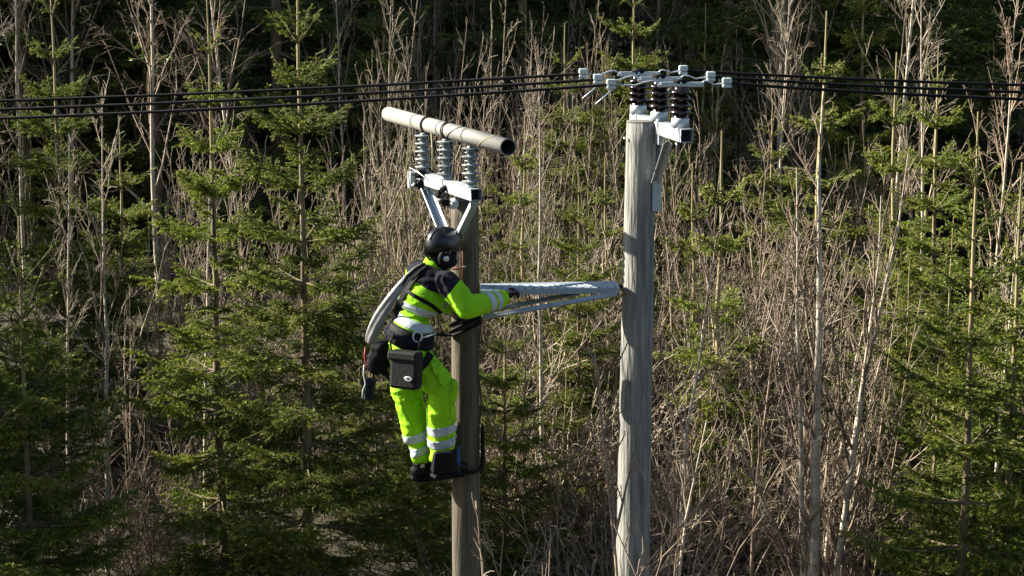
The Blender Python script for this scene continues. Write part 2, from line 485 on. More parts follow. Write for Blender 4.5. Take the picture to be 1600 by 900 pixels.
heroes = [
    ('a', 337, -15, 19.0, 'slender young spruce left of the tall spruce, its bare leader tip just inside the frame'),
    ('b', 478, -110, 17.4, 'tall dark spruce with pale leader nearest to the climbing worker on his left'),
    ('c', 30, 330, 16.6, 'wide bushy spruce in deep shade filling the lower left corner'),
    ('a', 100, -60, 22.5, 'spruce with thin pale trunk near the upper left corner'),
    ('e', 195, 170, 23.0, 'small spruce with a thin upright tip below the cables at far left'),
    ('k', 1522, 165, 16.4, 'young spruce with pale upturned candle shoots at the right edge'),
    ('k', 1588, 245, 16.8, 'bright green spruce cut off by the right edge of the frame'),
    ('d', 1460, 60, 21.0, 'dense green spruce under the cables left of the candle shoot spruce'),
    ('e', 985, -70, 27.0, 'dark spruce rising straight behind the brown insulators'),
    ('e', 1095, 0, 29.0, 'small spruce right of the brown insulators at the top edge'),
    ('d', 600, -100, 29.0, 'dark green spruce at the top edge above the plastic pipe'),
    ('e', 880, 30, 26.0, 'thin yellowish spruce tip left of the white cable clamps'),
    ('s', 1130, 195, 19.5, 'thin spruce sapling with few upturned twigs right of the grey pole'),
    ('e', 545, 345, 21.0, 'low green spruce directly behind the worker and his left shoulder'),
    ('s', 1085, 250, 21.5, 'short spruce sapling beside the right side of the grey pole'),
    ('c', 650, 560, 18.2, 'shaded bushy spruce below the boots of the worker'),
    ('e', 790, 430, 18.6, 'dark low spruce behind the brown pole under the platform'),
    ('s', 1385, 75, 22.5, 'slim spruce with a yellow fan of top shoots behind the cables at right'),
    ('s', 1275, 10, 24.0, 'thin upright yellow spruce tip above the cables over the birch'),
    ('d', 1340, -90, 28.0, 'green spruce at the top edge above the bare birch'),
    ('e', 1420, 400, 20.0, 'low bright green spruce between the birch and the right hand spruces'),
    ('s', 945, 240, 23.0, 'light green spruce sapling close to the left side of the grey pole'),
]
for k, px, py, Y, lab in heroes:
    place_tree('spruce_tree', SP[k], xw(px, Y), Y, lab, 'spruce', 'young spruces behind the poles', height=top_h(px, py, Y))
THICKET_LABELS = ['green spruce behind the candle shoot spruce at the right', 'bushy spruce low at the right edge beside the straight thin stem', 'green spruce under the cables between the birch and the right edge', 'small spruce right of the grey pole at the height of the platform', 'spruce half hidden behind the left stems of the many stemmed birch', 'small spruce just left of the grey pole above the platform', 'spruce in the gap between the two poles above the platform', 'spruce partly covered by the grey pole', 'small spruce just right of the trunk of the many stemmed birch', 'spruce half hidden behind the insulators of the brown pole', 'small spruce directly behind the brown pole and the helmet', 'thin low spruce between the grey pole and the birch', 'low spruce in the lower right, left of the right hand spruces', 'low spruce beside the thin birch right of the grey pole foot', 'thin low spruce close to the left side of the grey pole foot', 'distant green spruce above the cables over the many stemmed birch', 'distant green spruce near the upper right corner']
for i, (px, py, Y, k) in enumerate(((1480, 330, 19.2, 'd'), (1565, 400, 19.8, 'c'), (1400, 250, 23.5, 'd'), (1120, 420, 21.0, 'e'), (1230, 330, 24.5, 'd'), (905, 330, 22.5, 'e'), (820, 250, 25.5, 'd'), (1010, 360, 24.0, 'e'), (1330, 470, 19.4, 'e'), (640, 260, 26.0, 'd'), (730, 420, 22.5, 'e'), (1180, 560, 18.9, 's'), (1470, 560, 17.6, 'e'), (1100, 600, 19.2, 'e'), (880, 560, 18.9, 's'), (1240, 160, 29.0, 'd'), (1540, 60, 29.0, 'd'))):
    place_tree('spruce_tree', SP[k], xw(px, Y), Y, THICKET_LABELS[i], 'spruce', 'small spruces in the thicket', height=max(1.2, top_h(px, py, Y)))
for i in range(20):
    Y = 19.5 + 0.45 * i
    px = (560, 1390, 905, 1150, 700, 1260, 980, 820, 1080, 630, 1330, 760, 1200, 870, 1040, 580, 1420, 940, 1300, 1110)[i]
    k = ('e', 's', 'd')[i % 3]
    place_tree('spruce_tree', SP[k], xw(px, Y), Y, 'young green spruce standing among the bare saplings behind the poles', 'spruce', 'young spruces among the bare saplings', height=1.9 + (i * 7 % 5) * 0.4)
# spruces outside the frame at left and right: the same wood going on
for i in range(12):
    Y = random.uniform(16.5, 30)
    sgn = -1 if i < 7 else 1
    x = sgn * (0.262 * Y + random.uniform(0.9, 4.5))
    place_tree('spruce_tree', SP[random.choice('bcd')], x, Y, 'young spruce of the wood just outside the edge of the picture', 'spruce', 'spruces beside the picture', height=random.uniform(4.5, 7.5))
for i in range(4):
    Y = 16.4 + i * 0.8
    place_tree('spruce_tree', SP['c'], -(0.262 * Y + 1.6 + (i % 3) * 1.1), Y, 'young spruce of the wood just outside the edge of the picture', 'spruce', 'spruces beside the picture', height=6.3 + (i * 7 % 4) * 0.3)
# far wood
FAR = []
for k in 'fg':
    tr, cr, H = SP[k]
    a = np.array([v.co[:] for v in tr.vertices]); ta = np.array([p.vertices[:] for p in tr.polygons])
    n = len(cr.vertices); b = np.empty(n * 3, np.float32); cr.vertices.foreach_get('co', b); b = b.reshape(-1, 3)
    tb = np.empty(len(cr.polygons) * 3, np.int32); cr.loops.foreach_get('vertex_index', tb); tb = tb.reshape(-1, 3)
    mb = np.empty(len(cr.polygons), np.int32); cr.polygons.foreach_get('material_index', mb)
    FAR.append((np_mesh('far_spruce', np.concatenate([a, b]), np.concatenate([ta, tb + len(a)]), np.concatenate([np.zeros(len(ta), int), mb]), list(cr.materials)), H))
pts = []
tries = 0
while len(pts) < 150 and tries < 9000:
    tries += 1
    Y = random.uniform(30, 62)
    x = random.uniform(-1, 1) * (0.262 * Y + 5)
    if all((x - a) ** 2 + (Y - b) ** 2 > 1.7 ** 2 for a, b in pts): pts.append((x, Y))
for x, Y in pts:
    me, H = random.choice(FAR)
    o = link('far_spruce', me)
    o.location = (x, Y, ground_z(x, Y) - 0.1); o.rotation_euler = (0, 0, random.uniform(0, 6.28))
    s = random.uniform(7.5, 12) / H; o.scale = (s * 1.15, s * 1.15, s)
    tag(o, 'dark spruce among many in the dense wood far behind the poles', 'spruce', 'far spruce wood')

for i in range(16):
    Y = 33 + i * 1.1
    x = -(0.262 * Y + 1.8 + (i * 5 % 8) * 0.95)
    me, H = FAR[i % 2]
    o = link('far_spruce', me)
    o.location = (x, Y, ground_z(x, Y) - 0.1); o.rotation_euler = (0, 0, i * 1.7)
    s = (15 + (i * 3 % 5)) / H; o.scale = (s * 1.1, s * 1.1, s)
    tag(o, 'tall old spruce of the dense wood beyond the left edge of the picture', 'spruce', 'tall spruces beside the picture')
# added unseen wood behind the camera, one mass, cutting sky light on shaded sides
tr, cr, H = spruce_mesh(13.0, 150, spread=0.25, lmax=2.4, whorl=0.75, dens=16, nl=0.22, nw=0.16, far=True, m1=12, m2=3, clear=1.0)
def tri_arrays(me):
    v = np.empty(len(me.vertices) * 3, np.float32); me.vertices.foreach_get('co', v)
    t = np.empty(len(me.loops), np.int32); me.loops.foreach_get('vertex_index', t)
    m_ = np.empty(len(me.polygons), np.int32); me.polygons.foreach_get('material_index', m_)
    return v.reshape(-1, 3), t.reshape(-1, 3), m_
va, ta_, ma = tri_arrays(cr)
parts = []
for i in range(64):
    Y, X = random.uniform(-26, -13), -34 + i * 1.08 + random.uniform(-.6, .6)
    a = random.uniform(0, 6.28); sc_ = random.uniform(0.95, 1.35)
    rot = np.array([[math.cos(a), -math.sin(a), 0], [math.sin(a), math.cos(a), 0], [0, 0, 1]])
    parts.append((va @ rot.T * sc_ + np.array([X, Y, ground_z(X, Y)]), ta_, 0))
Vo, To, _ = join(parts)
mo = np.tile(ma, 64)
tag(link('unseen_shading_wood', np_mesh('unseen_shading_wood', Vo, To, mo, list(cr.materials))), 'unseen dense spruce wood added behind the camera to dim the sky light', kind='stuff')
bpy.data.meshes.remove(tr)
# bare trees -------------------------------------------------------------------------------------
BT = {
    'birch': bare_tree_mesh(5.6, 201, stems=1, r0=0.035, bark=M['bark_birch'], twig=M['bark_brown'], nb=20, dense=8, twr=0.0030),
    'birch2': bare_tree_mesh(6.2, 202, stems=1, r0=0.035, bark=M['bark_birch'], twig=M['bark_tan'], nb=16, first=0.4, dense=5),
    'multi': bare_tree_mesh(5.0, 213, stems=6, r0=0.062, bark=M['bark_birch'], twig=M['bark_brown'], nb=20, lean=0.05, dense=9, twr=0.0030, spreadr=0.06, lenf=0.34, ang=30),
    'brown1': bare_tree_mesh(4.4, 204, stems=1, r0=0.020, bark=M['bark_brown'], twig=M['bark_brown'], nb=12, first=0.3, dense=2, nb2=5, ang=26, lenf=0.36),
    'brown2': bare_tree_mesh(4.8, 205, stems=3, r0=0.020, bark=M['bark_brown'], twig=M['bark_tan'], nb=10, first=0.3, dense=2, nb2=5, ang=26, lenf=0.34, lean=0.05),
    'tan1': bare_tree_mesh(4.6, 206, stems=2, r0=0.018, bark=M['bark_tan'], twig=M['bark_tan'], nb=10, first=0.4, dense=2, nb2=5, ang=25, lenf=0.30, lean=0.05),
    'tan2': bare_tree_mesh(3.6, 207, stems=5, r0=0.016, bark=M['bark_tan'], twig=M['bark_brown'], nb=9, first=0.3, dense=2, nb2=5, ang=28, lenf=0.36, lean=0.10),
    'olive': bare_tree_mesh(4.4, 208, stems=3, r0=0.020, bark=M['bark_olive'], twig=M['bark_olive'], nb=10, first=0.3, dense=2, nb2=5, ang=26, lenf=0.34, lean=0.06),
    'shrub1': bare_tree_mesh(2.4, 209, stems=9, r0=0.012, bark=M['bark_brown'], twig=M['bark_tan'], nb=9, first=0.15, dense=4, ang=34, lenf=0.45, lean=0.16, droop=-0.45, spreadr=0.2),
    'shrub2': bare_tree_mesh(2.0, 210, stems=11, r0=0.011, bark=M['bark_tan'], twig=M['bark_tan'], nb=8, first=0.15, dense=4, ang=38, lenf=0.5, lean=0.2, droop=-0.6, spreadr=0.25),
    'shrub3': bare_tree_mesh(2.8, 211, stems=8, r0=0.013, bark=M['bark_tan'], twig=M['bark_brown'], nb=9, first=0.2, dense=4, ang=32, lenf=0.42, lean=0.15, droop=-0.35, spreadr=0.2),
}
named = [
    ('multi', 1288, 110, 16.9, 'birch_tree', 'large bare many stemmed birch with pale trunk and brown twigs right of the grey pole', 'birch', 0.4),
    ('birch2', 853, 60, 19.3, 'birch_tree', 'slim white stemmed birch between the two poles behind the platform', 'birch', 1.0),
    ('birch', 1055, 330, 16.5, 'birch_tree', 'thin reddish brown birch standing just right of the grey pole foot', 'birch', 2.0),
    ('birch2', 311, 180, 19.8, 'birch_tree', 'pale thin birch stem running beside the slender young spruce', 'birch', 3.0),
    ('birch2', 149, 130, 18.6, 'birch_tree', 'bare brown stem with lichen at the left third of the brushwood', 'birch', 4.1),
    ('birch2', 1440, -60, 25.0, 'birch_tree', 'white birch stem at the top edge above the cables at right', 'birch', 5.2),
    ('birch', 1545, -40, 24.0, 'birch_tree', 'pale birch with spreading twigs at the top right corner', 'birch', 0.1),
    ('birch2', 765, -150, 33.0, 'birch_tree', 'grey straight stem at the top edge over the middle of the cables', 'birch', 2.2),
    ('birch', 690, -60, 31.0, 'birch_tree', 'forked grey birch in the dark wood above the pipe', 'birch', 3.3),
    ('birch2', 1215, -60, 27.0, 'birch_tree', 'yellowish straight birch stem at the top edge right of the insulators', 'birch', 1.7),
    ('birch2', 1565, 300, 17.8, 'birch_tree', 'straight thin stem beside the right hand spruce', 'birch', 1.9),
    ('brown2', 1345, 420, 17.6, 'birch_tree', 'leaning brown sapling to the right of the many stemmed birch', 'birch', 0.9),
    ('brown1', 1185, 370, 17.4, 'birch_tree', 'bare slanting sapling left of the many stemmed birch', 'birch', 5.0),
    ('birch2', 95, 200, 21.0, 'birch_tree', 'thin speckled birch stem close to the left edge', 'birch', 2.9),
]
for k, px, py, Y, nm, lab, cat, rz in named:
    place_tree(nm, BT[k], xw(px, Y), Y, lab, cat, 'bare birches', rz=rz, height=top_h(px, py, Y), crown_name='branches')
for k, px, py, Y, lab, rz in (('brown1', 1012, 560, 12.7, 'thin twiggy sapling growing up in front of the grey pole', 0.3),
                              ('birch', 985, 640, 12.5, 'low twiggy sapling in front of the foot of the grey pole', 1.3),
                              ('brown2', 795, 800, 12.6, 'low twiggy sapling in front of the foot of the brown pole', 2.3)):
    place_tree('sapling', BT[k], xw(px, Y), Y, lab, 'sapling', None, rz=rz, height=top_h(px, py, Y), crown_name='branches')
def scatter(n, keys, ylo, yhi, hlo, hhi, name, lab, cat, grp, pxr=None, tiltmax=0.05, dmin=0.25):
    pts, tr = [], 0
    while len(pts) < n and tr < 20000:
        tr += 1
        Y = random.uniform(ylo, yhi)
        if pxr: x = xw(random.uniform(*pxr), Y)
        else: x = random.uniform(-1, 1) * (0.262 * Y + 1.5)
        if Y < 17.6 and min(abs(x - xw(727, Y)) - 0.3, abs(x - xw(1288, Y)), abs(x - xw(1055, Y)) + 0.2) < 0.6: continue
        if all((x - a) ** 2 + (Y - b) ** 2 > dmin ** 2 for a, b in pts): pts.append((x, Y))
    for x, Y in pts:
        k = random.choice(keys)
        place_tree(name, BT[k], x, Y, lab, cat, grp, height=random.uniform(hlo, hhi), crown_name='branches', tilt=(random.gauss(0, tiltmax), random.gauss(0, tiltmax)))
scatter(12, ['shrub1', 'shrub3'], 19, 28, 2.2, 3.4, 'bare_shrub', 'tall bare shrub with tangled twigs inside the thicket', 'shrub', 'tall shrubs in the thicket', pxr=(560, 1420))
scatter(30, ['brown1', 'birch', 'brown2', 'tan1', 'tan2'], 19.5, 30, 2.4, 4.2, 'sapling', 'thin bare brown sapling among many in the thicket behind the poles', 'sapling', 'bare saplings in the thicket', pxr=(540, 1420))
scatter(20, ['brown1', 'brown2', 'tan1'], 20.5, 26, 2.4, 4.0, 'sapling', 'bare brown sapling in the sunlit gap between the young spruces at left', 'sapling', 'saplings between the left spruces', pxr=(160, 640))
scatter(19, ['brown1', 'brown2', 'tan1'], 22, 31, 3.2, 4.7, 'sapling', 'tall reddish brown sapling rising from the thicket behind the plastic pipe', 'sapling', 'tall saplings behind the pipe', pxr=(590, 980))
scatter(56, ['brown1', 'brown2', 'tan1', 'olive'], 20, 34, 2.4, 4.0, 'sapling', 'thin bare sapling among the young spruces', 'sapling', 'bare saplings among the spruces')
scatter(38, ['birch', 'birch2', 'birch', 'brown2'], 27, 40, 4.5, 7.5, 'sapling', 'tall bare sapling at the edge of the far wood', 'sapling', 'bare saplings before the far wood')
scatter(54, ['shrub1', 'shrub2', 'shrub3'], 16.6, 24, 1.2, 2.6, 'bare_shrub', 'dry bare shrub of arching twigs on the slope right of the brown pole', 'shrub', 'bare shrubs on the slope', pxr=(740, 1480))
scatter(45, ['shrub1', 'shrub2', 'shrub3'], 17.5, 27, 1.0, 2.2, 'bare_shrub', 'dry bare shrub among the young spruces', 'shrub', 'bare shrubs among the spruces')

# dry grass and green undergrowth: nobody could count it
def strands(n, ylo, yhi, llo, lhi, r, seed, margin=1.5, bend=0.75):
    global rng
    rng = np.random.default_rng(seed)
    Y = ylo + (yhi - ylo) * rng.uniform(0, 1, n) ** 1.5
    X = rng.uniform(-1, 1, n) * (0.262 * Y + margin)
    clump = np.array([noise.noise((x * 1.3, y * 1.3, 3.0)) for x, y in zip(X, Y)])
    keep = clump > -0.12
    X, Y = X[keep], Y[keep]; n = len(X)
    Z = np.array([ground_z(x, y) for x, y in zip(X, Y)]) - 0.03
    L = rng.uniform(llo, lhi, n)
    az = rng.uniform(0, 6.28, n)
    d = nrm(np.stack([np.cos(az) * 0.35, np.sin(az) * 0.35, np.ones(n)], 1))
    o = np.stack([np.cos(az), np.sin(az), np.full(n, -0.55)], 1) * rng.uniform(0.1, bend, n)[:, None]
    tau = np.linspace(0, 1, 6)[None, :, None]
    P = np.stack([X, Y, Z], 1)[:, None, :] + L[:, None, None] * (d[:, None, :] * tau + o[:, None, :] * tau ** 2.2)
    return tubes(P, np.full(n, r), np.full(n, r * 0.4), 3)
Vg, Tg = strands(11000, 15.8, 34, 0.4, 1.3, 0.0042, 301)
tag(link('dry_grass', np_mesh('dry_grass', Vg, Tg, None, [M['grass']])), 'tangled dry grass and canes covering the slope', kind='stuff')
Vg, Tg = strands(9000, 15.8, 40, 0.15, 0.5, 0.010, 302)
tag(link('undergrowth', np_mesh('undergrowth', Vg, Tg, None, [M['moss']])), 'low green undergrowth on the forest floor', kind='stuff')
# ================================================================== poles, brackets, cables
M['wood_grey'] = mat('weathered_pole_wood', (0.29, 0.285, 0.25), 0.85, var=(0.085, 0.092, 0.086), scale=5, stretch=(5, 5, 0.45), bump=0.8, bscale=12)
M['wood_brown'] = mat('treated_pole_wood', (0.12, 0.096, 0.058), 0.85, var=(0.026, 0.023, 0.019), scale=5, stretch=(5, 5, 0.3), bump=0.5, bscale=14)
M['wood_end'] = mat('pole_end_grain', (0.10, 0.095, 0.085), 0.9, var=(0.17, 0.16, 0.14), scale=12)
M['galv'] = mat('galvanised_steel', (0.34, 0.40, 0.44), 0.55, 0.45, var=(0.29, 0.345, 0.385), scale=22)
M['galv_pale'] = mat('pale_galvanised_brace', (0.36, 0.39, 0.41), 0.5, 0.15, var=(0.27, 0.30, 0.32), scale=12)
M['galv_dull'] = mat('dull_galvanised_steel', (0.50, 0.56, 0.60), 0.5, 0.45, var=(0.40, 0.46, 0.50), scale=14)
M['white_steel'] = mat('bright_galvanised_beam', (0.38, 0.405, 0.415), 0.5, 0.1, var=(0.29, 0.315, 0.33), scale=6)
M['hollow'] = mat('inside_of_beam', (0.03, 0.032, 0.035), 0.9)
M['porc_grey'] = mat('grey_blue_insulator', (0.22, 0.255, 0.265), 0.4, 0, var=(0.17, 0.20, 0.21), scale=20)
M['porc_brown'] = mat('brown_glazed_porcelain', (0.012, 0.0048, 0.0042), 0.2, 0, var=(0.009, 0.0036, 0.0032), scale=10, coat=0.4)
M['alu'] = mat('aluminium_fitting', (0.62, 0.66, 0.68), 0.35, 0.7)
M['clamp_white'] = mat('white_plastic_clamp', (0.46, 0.52, 0.52), 0.45)
M['cable'] = mat('black_cable_sheath', (0.006, 0.006, 0.007), 0.75, spec=0.2)
M['black_rubber'] = mat('black_rubber', (0.004, 0.004, 0.005), 0.7, var=(0.006, 0.006, 0.007), scale=25, bump=0.3, spec=0.15)
M['pipe'] = mat('grey_plastic_pipe', (0.27, 0.262, 0.235), 0.6, 0, var=(0.195, 0.19, 0.17), scale=7, stretch=(1, 1, 1), bump=0.08, bscale=30)
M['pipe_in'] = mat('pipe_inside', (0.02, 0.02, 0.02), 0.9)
M['rope_green'] = mat('olive_cord', (0.26, 0.25, 0.12), 0.8)
M['bolt'] = mat('steel_bolt', (0.6, 0.6, 0.6), 0.3, 0.9)

def pole_mesh(mb, base, top, r_base, r_top, seed, n=36, rings=64):
    base, top = Vector(base), Vector(top)
    rs = []
    for i in range(rings):
        t = i / (rings - 1); c = base.lerp(top, t); r = r_base + (r_top - r_base) * t
        ring = []
        for k in range(n):
            a = 2 * math.pi * k / n
            d = 1 + 0.055 * noise.noise((math.cos(a) * 1.2 + seed, math.sin(a) * 1.2, c.z * 0.8)) + 0.022 * noise.noise((math.cos(a) * 7 + seed, math.sin(a) * 7, c.z * 0.9))
            ring.append(mb.bm.verts.new(c + Vector((math.cos(a), math.sin(a), 0)) * r * d))
        rs.append(ring)
    for r0, r1 in zip(rs, rs[1:]):
        for k in range(n):
            f = mb.bm.faces.new((r0[k], r0[(k + 1) % n], r1[(k + 1) % n], r1[k])); f.smooth = True
    mb.bm.faces.new(rs[-1])
YP = 13.6                                        # the plane the two poles stand in
pl = at(727, 560, YP)
pr = at(993, 500, YP + 0.05)
PLX, PRX, YR = pl.x, pr.x, YP + 0.05
gl, gr_ = ground_z(PLX, YP), ground_z(PRX, YR)
zl_top = at(727, 312, YP).z
zr_top = at(1000, 191, YR).z
pole_l = empty('utility_pole', (PLX, YP, gl), 'shorter brown wooden utility pole the worker is climbing, with grey insulators on a white beam', 'utility pole', 'wooden utility poles')
pole_r = empty('utility_pole', (PRX, YR, gr_), 'taller grey weathered utility pole with brown insulators carrying the black cables', 'utility pole', 'wooden utility poles')
mb = MB(); pole_mesh(mb, (PLX, YP, gl - 1.2), (PLX, YP, zl_top), 0.112, 0.094, 3.1); mb.build('shaft', M['wood_brown'], pole_l)
mb = MB(); pole_mesh(mb, (PRX - 0.055, YR, gr_ - 1.2), (PRX + 0.025, YR, zr_top), 0.150, 0.104, 8.7); mb.build('shaft', M['wood_grey'], pole_r)
mb = MB(); mb.lathe((PRX + 0.025, YR, zr_top + 0.002), (0.02, 0, 1), [(0, 0.102), (0.006, 0.100), (0.010, 0.085)], 36); mb.build('end_grain', M['wood_end'], pole_r)

def insulator(parent, base, axis, h, core, sheds, col, cap_m, base_r, base_h):
    """base point, height, list of (height fraction, radius, thickness, drop)"""
    mb = MB(); mb.lathe(base, axis, [(0, base_r), (base_h * 0.85, base_r), (base_h, base_r * 0.9)], 24); 
    mb2 = MB(); z0 = base_h
    mb2.lathe(Vector(base) + Vector(axis) * z0, axis, [(0, core * 1.1), (h * 0.02, core), (h * 0.97, core), (h, core * 0.8)], 20)
    o = mb2.build('insulator', col, parent)
    mb.build('insulator_base', cap_m, o)
    me = {}
    for f, r, th, dr in sheds:
        key = (r, th, dr)
        if key not in me:
            s = MB(); s.lathe((0, 0, 0), (0, 0, 1), [(-dr, r * 0.985), (-dr - th * 0.12, r), (-dr + th * 0.55, r), (th * 0.9, core + 0.004), (th, core * 0.9), (-th * 0.2, core * 0.9)][0:5], 28)
            m_ = s.mesh('shed'); m_.materials.append(col); me[key] = m_
        so = bpy.data.objects.new('shed', me[key]); COL.objects.link(so); so.parent = o
        W = world_mat(o).inverted()
        so.location = W @ (Vector(base) + Vector(axis) * (z0 + h * f))
    return o

def hollow_beam(parent, c0, d, L0, L1, half, wall, m, name='crossarm'):
    """square hollow beam along d from c0 + d*L0 to c0 + d*L1, open ends"""
    d = Vector(d).normalized(); s = d.cross(Vector((0, 0, 1))).normalized(); u = s.cross(d)
    c0 = Vector(c0); mb = MB(); mid = c0 + d * (L0 + L1) / 2; hl = (L1 - L0) / 2
    mb.box(mid + s * (half - wall / 2), d * hl, s * wall / 2, u * half, 0.003)
    mb.box(mid - s * (half - wall / 2), d * hl, s * wall / 2, u * half, 0.003)
    mb.box(mid + u * (half - wall / 2), d * hl * 0.9995, s * (half - wall), u * wall / 2)
    mb.box(mid - u * (half - wall / 2), d * hl * 0.9995, s * (half - wall), u * wall / 2)
    o = mb.build(name, m, parent)
    mb = MB(); mb.box(mid, d * (hl - 0.06), s * (half - wall - 0.001), u * (half - wall - 0.001)); mb.build('beam_inner_shade', M['hollow'], o)  # near-black fill standing in for the shade inside the open beam
    return o, d, s, u

# ---- left bracket (old crossarm, pipe lies on it)
bl_d = Vector((0.379, -0.925, 0)).normalized()
bl_mid = at(697, 289, YP)
beam_l, bd, bs, bu = hollow_beam(pole_l, bl_mid, bl_d, -0.56, 0.58, 0.040, 0.004, M['white_steel'])
ins_l = []
for t in (-0.45, 0.0, 0.48):
    b = bl_mid + bl_d * t + Vector((0, 0, 0.042))
    H_ = 0.262
    sh = [(0.09 + 0.105 * i, 0.064 if i % 2 == 0 else 0.045, 0.005, 0.002) for i in range(9)]
    o = insulator(pole_l, b, (0, 0, 1), H_, 0.026, sh, M['porc_grey'], M['galv_dull'], 0.036, 0.014)
    ins_l.append(b + Vector((0, 0, 0.014 + H_)))
# V braces: angle bars from the beam down to the pole
def angle_bar(parent, a, b, wdt, th, hint, m, name='brace'):
    a, b = Vector(a), Vector(b); d, u, s = basis(b - a, hint); L = (b - a).length / 2; c = (a + b) / 2
    mb = MB(); mb.box(c, d * L, u * th / 2, s * wdt / 2, 0.001)
    mb.box(c + s * (wdt / 2 - th / 2) + u * (wdt * 0.45 + th / 2), d * L * 0.999, u * wdt * 0.45, s * th / 2, 0.001)
    return mb.build(name, m, parent)
angle_bar(pole_l, at(668, 292, YP + 0.36), at(700, 372, YP - 0.02), 0.062, 0.006, (-0.2, -1, 0), M['galv_dull'])
angle_bar(pole_l, at(742, 316, YP - 0.40), at(712, 378, YP - 0.115), 0.062, 0.006, (0.2, -1, 0), M['galv_dull'])
mb = MB(); mb.lathe(at(710, 318, YP - 0.16), (-0.55, -0.8, 0.1), [(0, 0.036), (0.012, 0.040), (0.020, 0.032), (0.022, 0.014), (0.04, 0.012)], 24); mb.build('eye_nut', M['white_steel'], pole_l)
# black cable clamps left on the beam, lumpy rubber with bolts
fl_n = bs if bs.x < 0 else -bs
def clamp_lump(px, py, size, seed):
    rd = random.Random(seed); c = bl_mid + bl_d * px + fl_n * 0.052 + Vector((0, 0, py)); mb = MB()
    for i in range(9):
        q = c + bl_d * rd.uniform(-1, 1) * size * 0.75 + Vector((0, 0, rd.uniform(-1.15, 0.95) * size)) + fl_n * rd.uniform(-0.2, 0.3) * size
        e = Quaternion((rd.random(), rd.random(), rd.random()), rd.uniform(0, 3)).to_matrix()
        mb.box(q, e.col[0] * size * rd.uniform(0.3, 0.55), e.col[1] * size * rd.uniform(0.16, 0.32), e.col[2] * size * rd.uniform(0.2, 0.45), size * 0.06)
    o = mb.build('cable_clamp', M['black_rubber'], pole_l)
    for i in range(3):
        q = c + fl_n * size * 0.1 + bl_d * rd.uniform(-0.8, 0.8) * size + Vector((0, 0, rd.uniform(-1.1, 0.5) * size)) + Vector((-0.55, -0.75, 0)) * size * 0.75
        m2 = MB(); m2.lathe(q, (-0.6, -0.8, 0.1), [(0, 0.007), (0.02, 0.007)], 8); m2.build('bolt', M['bolt'], o)
clamp_lump(-0.40, 0.004, 0.055, 5)
clamp_lump(0.10, -0.040, 0.066, 9)
mb = MB(); mb.box(at(648, 281, YP + 0.50), bl_d * 0.035, bs * 0.046, Vector((0, 0, 0.062)), 0.012); mb.build('end_cap', M['white_steel'], pole_l)
mb = MB(); mb.tube([at(640, 262, YP + 0.4), at(652, 268, YP + 0.3), at(669, 281, YP + 0.2), at(676, 300, YP + 0.2)], 0.004, 6); mb.build('earth_wire', M['alu'], pole_l)
mb = MB(); mb.tube([at(668, 297, YP + 0.30), at(673, 318, YP + 0.30)], [0.009, 0.004], 6); mb.build('hanging_bolt', M['bolt'], pole_l)
mb = MB(); mb.tube([at(756, 308, YP - 0.5), at(773, 309, YP - 0.5)], 0.005, 8); mb.build('end_bolt', M['black_rubber'], pole_l)

# ---- the pipe on top of the three grey insulators
pc = at(697, 203, YP)
pdir = Vector((0.352, -0.936, 0.0)).normalized()
def solve_t(px_goal, c, d):
    lo, hi = -2.5, 2.5
    for _ in range(50):
        m_ = (lo + hi) / 2
        if proj(c + d * m_)[0] < px_goal: lo = m_
        else: hi = m_
    return lo
t0, t1 = solve_t(607, pc, pdir), solve_t(794, pc, pdir)
pipe = empty('plastic_pipe', pc, 'long grey plastic pipe lying tied across the three grey insulators', 'pipe')
mb = MB(); mb.lathe(pc + pdir * t0, pdir, [(0, 0.049), (0.004, 0.054), (t1 - t0, 0.054), (t1 - t0, 0.0485), (t1 - t0 - 0.5, 0.0485), (t1 - t0 - 0.5, 0.001)], 40)
pm = mb.build('tube', [M['pipe'], M['pipe_in']], pipe)
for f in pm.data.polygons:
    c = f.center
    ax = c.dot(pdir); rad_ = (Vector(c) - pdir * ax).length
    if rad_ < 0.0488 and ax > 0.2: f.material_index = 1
def wrap(tc, turns, pitch, rad, r, m, nm='tie_wire', skew=0.0, parent=None):
    d, a, b = basis(pdir)
    pts = []
    n = int(32 * turns)
    for i in range(n + 1):
        th = 2 * math.pi * i / 32
        pts.append(pc + d * (tc + pitch * i / 32 + skew * math.cos(th)) + (a * math.cos(th) + b * math.sin(th)) * rad)
    mb = MB(); mb.tube(pts, r, 6); mb.build(nm, m, parent or pipe)
wrap(solve_t(668, pc, pdir), 2.0, 0.03, 0.0575, 0.0042, M['cable'])
wrap(solve_t(700, pc, pdir), 2.0, 0.035, 0.0575, 0.0042, M['cable'])
wrap(solve_t(714, pc, pdir), 1.0, 0.02, 0.0565, 0.003, M['cable'], skew=0.14)
wrap(solve_t(764, pc, pdir), 1.0, 0.02, 0.0562, 0.0028, M['rope_green'], skew=0.15)
mb = MB(); mb.tube([at(674, 208, YP + 0.1), at(676, 235, YP + 0.1), at(675.5, 266, YP + 0.1)], 0.006, 6); mb.build('cord', M['rope_green'], pipe)
mb = MB(); mb.tube([at(722, 222, YP - 0.2), at(716, 238, YP - 0.18), at(712, 250, YP - 0.16)], 0.005, 6); mb.build('cord', M['rope_green'], pipe)

